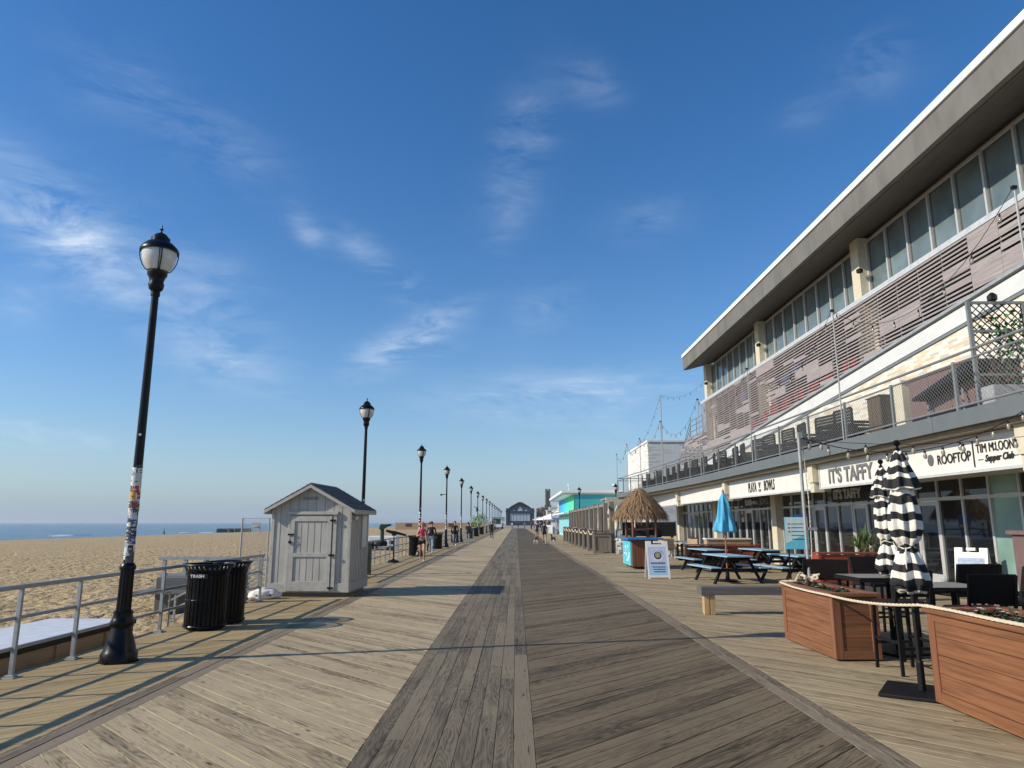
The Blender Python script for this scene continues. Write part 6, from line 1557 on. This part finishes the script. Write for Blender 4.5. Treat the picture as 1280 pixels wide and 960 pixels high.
    for sd in (-1,1): ell(hc+Vector((sd*.030,-.086,.008))*s, (.012*s,.006*s,.007*s), 8).build('eye', M_ink, t); ell(hc+Vector((sd*.080,.005,-.01))*s, (.010*s,.018*s,.028*s), 8).build('ear', skin, t)
    mb = MB(); mb.box(hc+Vector((0,-.088,-.052))*s, (.04*s,.008*s,.008*s)); mb.build('mouth', M_red, t)
    return t
rn = person('woman running towards us in pink cap, pink sports top and black shorts', (-3.98, 30.8, 0), .1, 1.66,
       {'chest': M_hotpink, 'crop': 1, 'belly': M_skin, 'hips': M_blk, 'shorts': 1, 'thigh': M_skin, 'shin': M_skin, 'upper': M_skin}, 'run', cap=M_capp, female=True, lean=.06)
q = MB(); q.tube([(.118*math.cos(a), .095*math.sin(a), .985+.0*a) for a in [2*PI*i/20 for i in range(21)]], .022, 6, cap=False); q.build('waist_belt', M_grey, rn)
person('person in dark top and pale jeans walking behind the runner', (-4.55, 39.0, 0), PI, 1.70, {'thigh': M_jean, 'shin': M_jean, 'hips': M_jean, 'fore': M_blk}, 'walk')
person('person in grey and black leaning at the bin behind the runner', (-4.95, 41.2, 0), PI/2+.5, 1.66, {'chest': M_grey, 'upper': M_blk, 'thigh': M_blk}, 'lean')
person('person in dark sweater and jeans walking by the third lamp', (-4.35, 51.5, 0), .15, 1.74, {'thigh': M_jean, 'shin': M_jean, 'fore': M_navy, 'chest': M_navy}, 'walk', ph=-1)
person('person in black pushing along the railing beside the one in jeans', (-3.75, 56.5, 0), 2.8, 1.68, {'thigh': M_grey, 'shin': M_grey}, 'lean')
person('person all in black walking towards us left of the centre strip', (-2.35, 70.5, 0), .05, 1.78, {'fore': M_blk}, 'walk')
person('woman in black top walking away between two dogs', (2.18, 55.6, 0), PI, 1.70, {'thigh': M_skin, 'fore': M_blk, 'shin': M_skin, 'shorts': 1}, 'walk', female=True)
person('person in dark grey clothes standing beyond the woman with dogs', (2.05, 71.0, 0), PI-.2, 1.74, {'thigh': M_grey, 'shin': M_grey, 'chest': M_navy}, 'walk', ph=-1)
rj = random.Random(91)
crowd = [('white shirt near the railing side',-6.0,150,M_white),('dark clothes by the food cart',-3.0,165,M_navy),('red top near the food cart',-7.0,128,M_red),('white top before the hall',-1.0,190,M_white),('black before the hall',.6,200,M_blk),('grey top on the dark boards',2.2,185,M_grey),('white top walking right of centre',4.0,190,M_white),('white shirt by the far stalls',6.0,196,M_white),('dark top by the far stalls',7.4,170,M_blk),('pink top by the stalls',4.9,160,M_hotpink),('navy top near the stall fence',4.4,130,M_navy),('black coat right of the strip',3.2,150,M_blk),('pale blue top near the stall corner',8.2,185,M_jean),('brown top near the lime tree',-4.2,118,M_hallbrick)]
for i, (d_, x, y, m_) in enumerate(crowd):
    person(f'tiny distant person in {d_}', (x, y, 0), rj.choice([0,PI])+rj.uniform(-.4,.4), rj.uniform(1.6,1.82), {'chest': m_, 'belly': m_, 'upper': m_, 'fore': M_skin2, 'thigh': rj.choice([M_navy,M_jean,M_blk])}, 'walk', fingers=False, ph=rj.choice([1,-1]))
def dog(label, loc, rz, s, m1, m2):
    t = thing('dog', label, 'dog', loc, rz, 'two dogs walking with the woman in black')
    V = []; Ed = []; Rd = []
    def v(p, r, par=None):
        V.append(Vector(p)*s); Rd.append(tuple(x*s for x in r) if isinstance(r, tuple) else r*s); i = len(V)-1
        if par is not None: Ed.append((par, i))
        return i
    ch = v((0,-.22,.50), (.095,.13)); be = v((0,.05,.53), (.075,.09), ch); hi = v((0,.28,.54), (.08,.10), be)
    nk = v((0,-.36,.64), (.055,.065), ch); hd = v((0,-.43,.74), (.06,.06), nk); mz = v((0,-.56,.71), (.03,.03), hd); v((0,-.62,.70), .022, mz)
    for sx in (-1,1): v((sx*.05,-.40,.83), (.018,.012), hd)
    tl = v((0,.42,.58), .025, hi); v((0,.55,.70), .014, tl)
    for sx, f in ((-1,.06),(1,-.08)):
        a = v((sx*.075,-.24,.36), .045, ch); b_ = v((sx*.075,-.24+f,.20), .024, a); c_ = v((sx*.075,-.25+f*1.5,.05), .020, b_); v((sx*.075,-.30+f*1.5,.02), .024, c_)
        a = v((sx*.08,.24-f*.5,.36), .055, hi); b_ = v((sx*.08,.38-f,.20), .026, a); c_ = v((sx*.08,.34-f*1.5,.05), .019, b_); v((sx*.08,.28-f*1.5,.02), .024, c_)
    me = skin_mesh(V, Ed, Rd, 2); me.materials.clear(); me.materials.append(m1); me.materials.append(m2)
    for p in me.polygons: p.material_index = 1 if (p.center.z < .40*s and abs(p.center.y) < .5) or p.center.y < -.5*s else 0
    me.shade_smooth(); me.name = 'body'; o = bpy.data.objects.new('body', me); COL.objects.link(o); o.parent = t
    for sx in (-1,1): ell(Vector((sx*.045,-.475,.765))*s, (.01*s,.01*s,.01*s), 8).build('eye', M_ink, t)
    q = MB(); q.tube([Vector((.068*math.cos(a), -.37+.04*math.sin(a), .66+.05*math.sin(a)))*s for a in [2*PI*i/14 for i in range(15)]], .010, 5, cap=False); q.build('collar', M_red, t); return t
dog('tan dog walking left of the woman in black', (1.55, 55.8, 0), PI-.25, .95, M_furt, M_furw)
dog('dark backed dog with pale legs walking right of the woman in black', (2.85, 55.7, 0), PI+.3, .95, M_furd, M_furw)
rope(sag((2.0, 55.5, .95), (1.57, 56.1, .64), .06, 8), 'thin leash to the tan dog', .008); rope(sag((2.4, 55.5, .95), (2.83, 56.0, .64), .06, 8), 'thin leash to the dark dog', .008)

# ================================================================== LIGHT, SKY, CAMERA
S = Vector((-.971, -.24, 0)).normalized()*math.cos(R(30))+Vector((0,0,math.sin(R(30))))
sun = bpy.data.lights.new('sun', 'SUN'); sun.energy = 4.9; sun.angle = R(.53); sun.color = (1, .91, .77)
so = bpy.data.objects.new('sun', sun); COL.objects.link(so); so.rotation_euler = S.to_track_quat('Z', 'Y').to_euler()
w = bpy.data.worlds.new('World'); scene.world = w; w.use_nodes = True; nt = w.node_tree
bg = nt.nodes['Background']
sky = N(nt, 'ShaderNodeTexSky', sky_type='NISHITA'); sky.sun_disc = False; sky.sun_elevation = R(30); sky.sun_rotation = math.atan2(S.x, S.y)
sky.air_density = 1.0; sky.dust_density = .25; sky.ozone_density = 3.5; sky.altitude = 0
bg.inputs[1].default_value = .15
hs = N(nt, 'ShaderNodeHueSaturation'); hs.inputs['Saturation'].default_value = 1.26; hs.inputs['Hue'].default_value = .504; L(nt, sky.outputs[0], hs.inputs['Color'])
# camera maths (also used to aim the cirrus at the right part of the sky)
F_ = 887.; PITCH = math.atan((653.2-480)/F_); YAW = math.atan(5/math.hypot(F_, 173))
def skydir(px, py):
    u = px-640; v_ = py-480; dx, dy, dz = u, F_*math.cos(PITCH)+v_*math.sin(PITCH), F_*math.sin(PITCH)-v_*math.cos(PITCH)
    c_, s_ = math.cos(YAW), math.sin(YAW); d = Vector((dx*c_-dy*s_, dx*s_+dy*c_, dz)); d.normalize(); return d
tc = N(nt, 'ShaderNodeTexCoord'); sp = N(nt, 'ShaderNodeSeparateXYZ'); L(nt, tc.outputs['Generated'], sp.inputs[0])
zz = N(nt, 'ShaderNodeMath', operation='MAXIMUM'); L(nt, sp.outputs[2], zz.inputs[0]); zz.inputs[1].default_value = .015
dv = []
for k in (0, 1): q = N(nt, 'ShaderNodeMath', operation='DIVIDE'); L(nt, sp.outputs[k], q.inputs[0]); L(nt, zz.outputs[0], q.inputs[1]); dv.append(q)
pl_ = N(nt, 'ShaderNodeCombineXYZ'); L(nt, dv[0].outputs[0], pl_.inputs[0]); L(nt, dv[1].outputs[0], pl_.inputs[1])
# each wisp: ellipse in DIRECTION space (unit sphere), given by two ends and a half width in radians
def wisp(p0, p1, wd, strength):
    a, b_ = skydir(*p0), skydir(*p1); c0 = ((a+b_)/2).normalized(); ax = (b_-a); hl = ax.length/2; ax.normalize(); ay = c0.cross(ax).normalized(); hw_ = wd/F_
    sub = N(nt, 'ShaderNodeVectorMath', operation='SUBTRACT'); L(nt, tc.outputs['Generated'], sub.inputs[0]); sub.inputs[1].default_value = c0
    acc = []
    for axis, h_ in ((ax, hl), (ay, hw_)):
        d_ = N(nt, 'ShaderNodeVectorMath', operation='DOT_PRODUCT'); L(nt, sub.outputs[0], d_.inputs[0]); d_.inputs[1].default_value = axis/h_
        p = N(nt, 'ShaderNodeMath', operation='POWER'); 
        ab = N(nt, 'ShaderNodeMath', operation='ABSOLUTE'); L(nt, d_.outputs['Value'], ab.inputs[0]); L(nt, ab.outputs[0], p.inputs[0]); p.inputs[1].default_value = 2; acc.append(p)
    dc = N(nt, 'ShaderNodeMath', operation='ADD'); L(nt, acc[0].outputs[0], dc.inputs[0]); L(nt, acc[1].outputs[0], dc.inputs[1])
    e = N(nt, 'ShaderNodeMath', operation='MULTIPLY'); L(nt, dc.outputs[0], e.inputs[0]); e.inputs[1].default_value = -1.3
    ex = N(nt, 'ShaderNodeMath', operation='EXPONENT'); L(nt, e.outputs[0], ex.inputs[0])
    m_ = N(nt, 'ShaderNodeMath', operation='MULTIPLY'); L(nt, ex.outputs[0], m_.inputs[0]); m_.inputs[1].default_value = strength; return m_.outputs[0]
ws = [((-40,190),(200,385),44,1.15),((190,290),(340,450),46,.36),((170,380),(350,490),34,.36),((420,290),(530,375),22,.55),((445,462),(575,388),22,1.3),((530,440),(580,436),9,.5),
      ((-40,522),(160,558),9,.65),((-40,542),(90,560),8,.5),((190,140),(360,230),36,.28),((360,255),(400,310),16,.42),((622,300),(672,110),36,.42),((705,85),(780,130),24,.34),
      ((540,508),(870,474),26,.52),((640,400),(725,365),34,.28),((760,285),(870,262),26,.22),((560,480),(900,560),60,.24),((50,60),(240,140),40,.22),((1040,105),(1150,50),36,.26),((970,150),(1050,130),20,.2),((-20,360),(70,400),28,.26),((200,470),(340,440),30,.25)]
tot = None
for a in ws:
    o = wisp(*a)
    if tot is None: tot = o
    else: ad = N(nt, 'ShaderNodeMath', operation='ADD'); L(nt, tot, ad.inputs[0]); L(nt, o, ad.inputs[1]); tot = ad.outputs[0]
# fibrous noise stretched along the drift of the cirrus
mp = N(nt, 'ShaderNodeMapping'); mp.inputs['Rotation'].default_value = (0, 0, R(35)); mp.inputs['Scale'].default_value = (1.6, 3.4, 1); L(nt, pl_.outputs[0], mp.inputs[0])
n1 = N(nt, 'ShaderNodeTexNoise'); n1.inputs['Scale'].default_value = 1; n1.inputs['Detail'].default_value = 8; n1.inputs['Roughness'].default_value = .62; n1.inputs['Distortion'].default_value = .5; L(nt, mp.outputs[0], n1.inputs['Vector'])
fb = N(nt, 'ShaderNodeMapRange'); fb.inputs[1].default_value = .30; fb.inputs[2].default_value = .70; fb.inputs[3].default_value = .35; L(nt, n1.outputs[0], fb.inputs[0])
n2 = N(nt, 'ShaderNodeTexNoise'); n2.inputs['Scale'].default_value = 9; n2.inputs['Detail'].default_value = 8; n2.inputs['Roughness'].default_value = .66; n2.inputs['Distortion'].default_value = .45
mp2 = N(nt, 'ShaderNodeMapping'); mp2.inputs['Rotation'].default_value = (0, R(-32), 0); mp2.inputs['Scale'].default_value = (.8, 1, 2.6); L(nt, tc.outputs['Generated'], mp2.inputs[0]); L(nt, mp2.outputs[0], n2.inputs['Vector'])
fb2 = N(nt, 'ShaderNodeMapRange'); fb2.inputs[1].default_value = .38; fb2.inputs[2].default_value = .72; L(nt, n2.outputs[0], fb2.inputs[0])
mm = N(nt, 'ShaderNodeMath', operation='MULTIPLY'); L(nt, fb.outputs[0], mm.inputs[0]); L(nt, fb2.outputs[0], mm.inputs[1])
m2 = N(nt, 'ShaderNodeMath', operation='MULTIPLY'); m2.use_clamp = True; L(nt, mm.outputs[0], m2.inputs[0]); L(nt, tot, m2.inputs[1])
m3 = N(nt, 'ShaderNodeMath', operation='MULTIPLY'); m3.use_clamp = True; L(nt, m2.outputs[0], m3.inputs[0]); m3.inputs[1].default_value = 1.1
mix = N(nt, 'ShaderNodeMix', data_type='RGBA'); L(nt, m3.outputs[0], mix.inputs[0]); 
# pale blue sea haze low in the sky
he = N(nt, 'ShaderNodeMath', operation='MULTIPLY'); L(nt, zz.outputs[0], he.inputs[0]); he.inputs[1].default_value = -9
hx = N(nt, 'ShaderNodeMath', operation='EXPONENT'); L(nt, he.outputs[0], hx.inputs[0])
hm = N(nt, 'ShaderNodeMath', operation='MULTIPLY'); L(nt, hx.outputs[0], hm.inputs[0]); hm.inputs[1].default_value = .97
hz = N(nt, 'ShaderNodeMix', data_type='RGBA'); L(nt, hm.outputs[0], hz.inputs[0]); L(nt, hs.outputs[0], hz.inputs[6]); hz.inputs[7].default_value = (2.05, 2.8, 3.75, 1)
L(nt, hz.outputs[2], mix.inputs[6]); mix.inputs[7].default_value = (5.2, 6.0, 6.9, 1)
L(nt, mix.outputs[2], bg.inputs[0])

cam = bpy.data.cameras.new('camera'); co = bpy.data.objects.new('camera', cam); COL.objects.link(co)
cam.sensor_width = 36; cam.lens = 36*F_/1280; cam.clip_end = 20000; cam.clip_start = .05
co.location = (0, 0, 1.65); co.rotation_euler = (PI/2+PITCH, 0, YAW)
scene.camera = co
scene.render.engine = 'CYCLES'
vs_ = scene.view_settings; vs_.view_transform = 'Standard'; vs_.look = 'None'; vs_.exposure = 0; vs_.gamma = 1; vs_.use_curve_mapping = False

# thin sea air round everything: far things fade a little
hzb = MB(); hzb.bb(-13000, 700, -100, 13000, -6, 24)
m, nt, b = newmat('sea_air'); nt.nodes.remove(b); vp = N(nt, 'ShaderNodeVolumePrincipled'); vp.inputs['Color'].default_value = (.80, .88, .96, 1); vp.inputs['Density'].default_value = .00018; vp.inputs['Anisotropy'].default_value = .2
L(nt, vp.outputs[0], nt.nodes['Material Output'].inputs['Volume'])
tag(hzb.build('haze', m), kind='stuff')
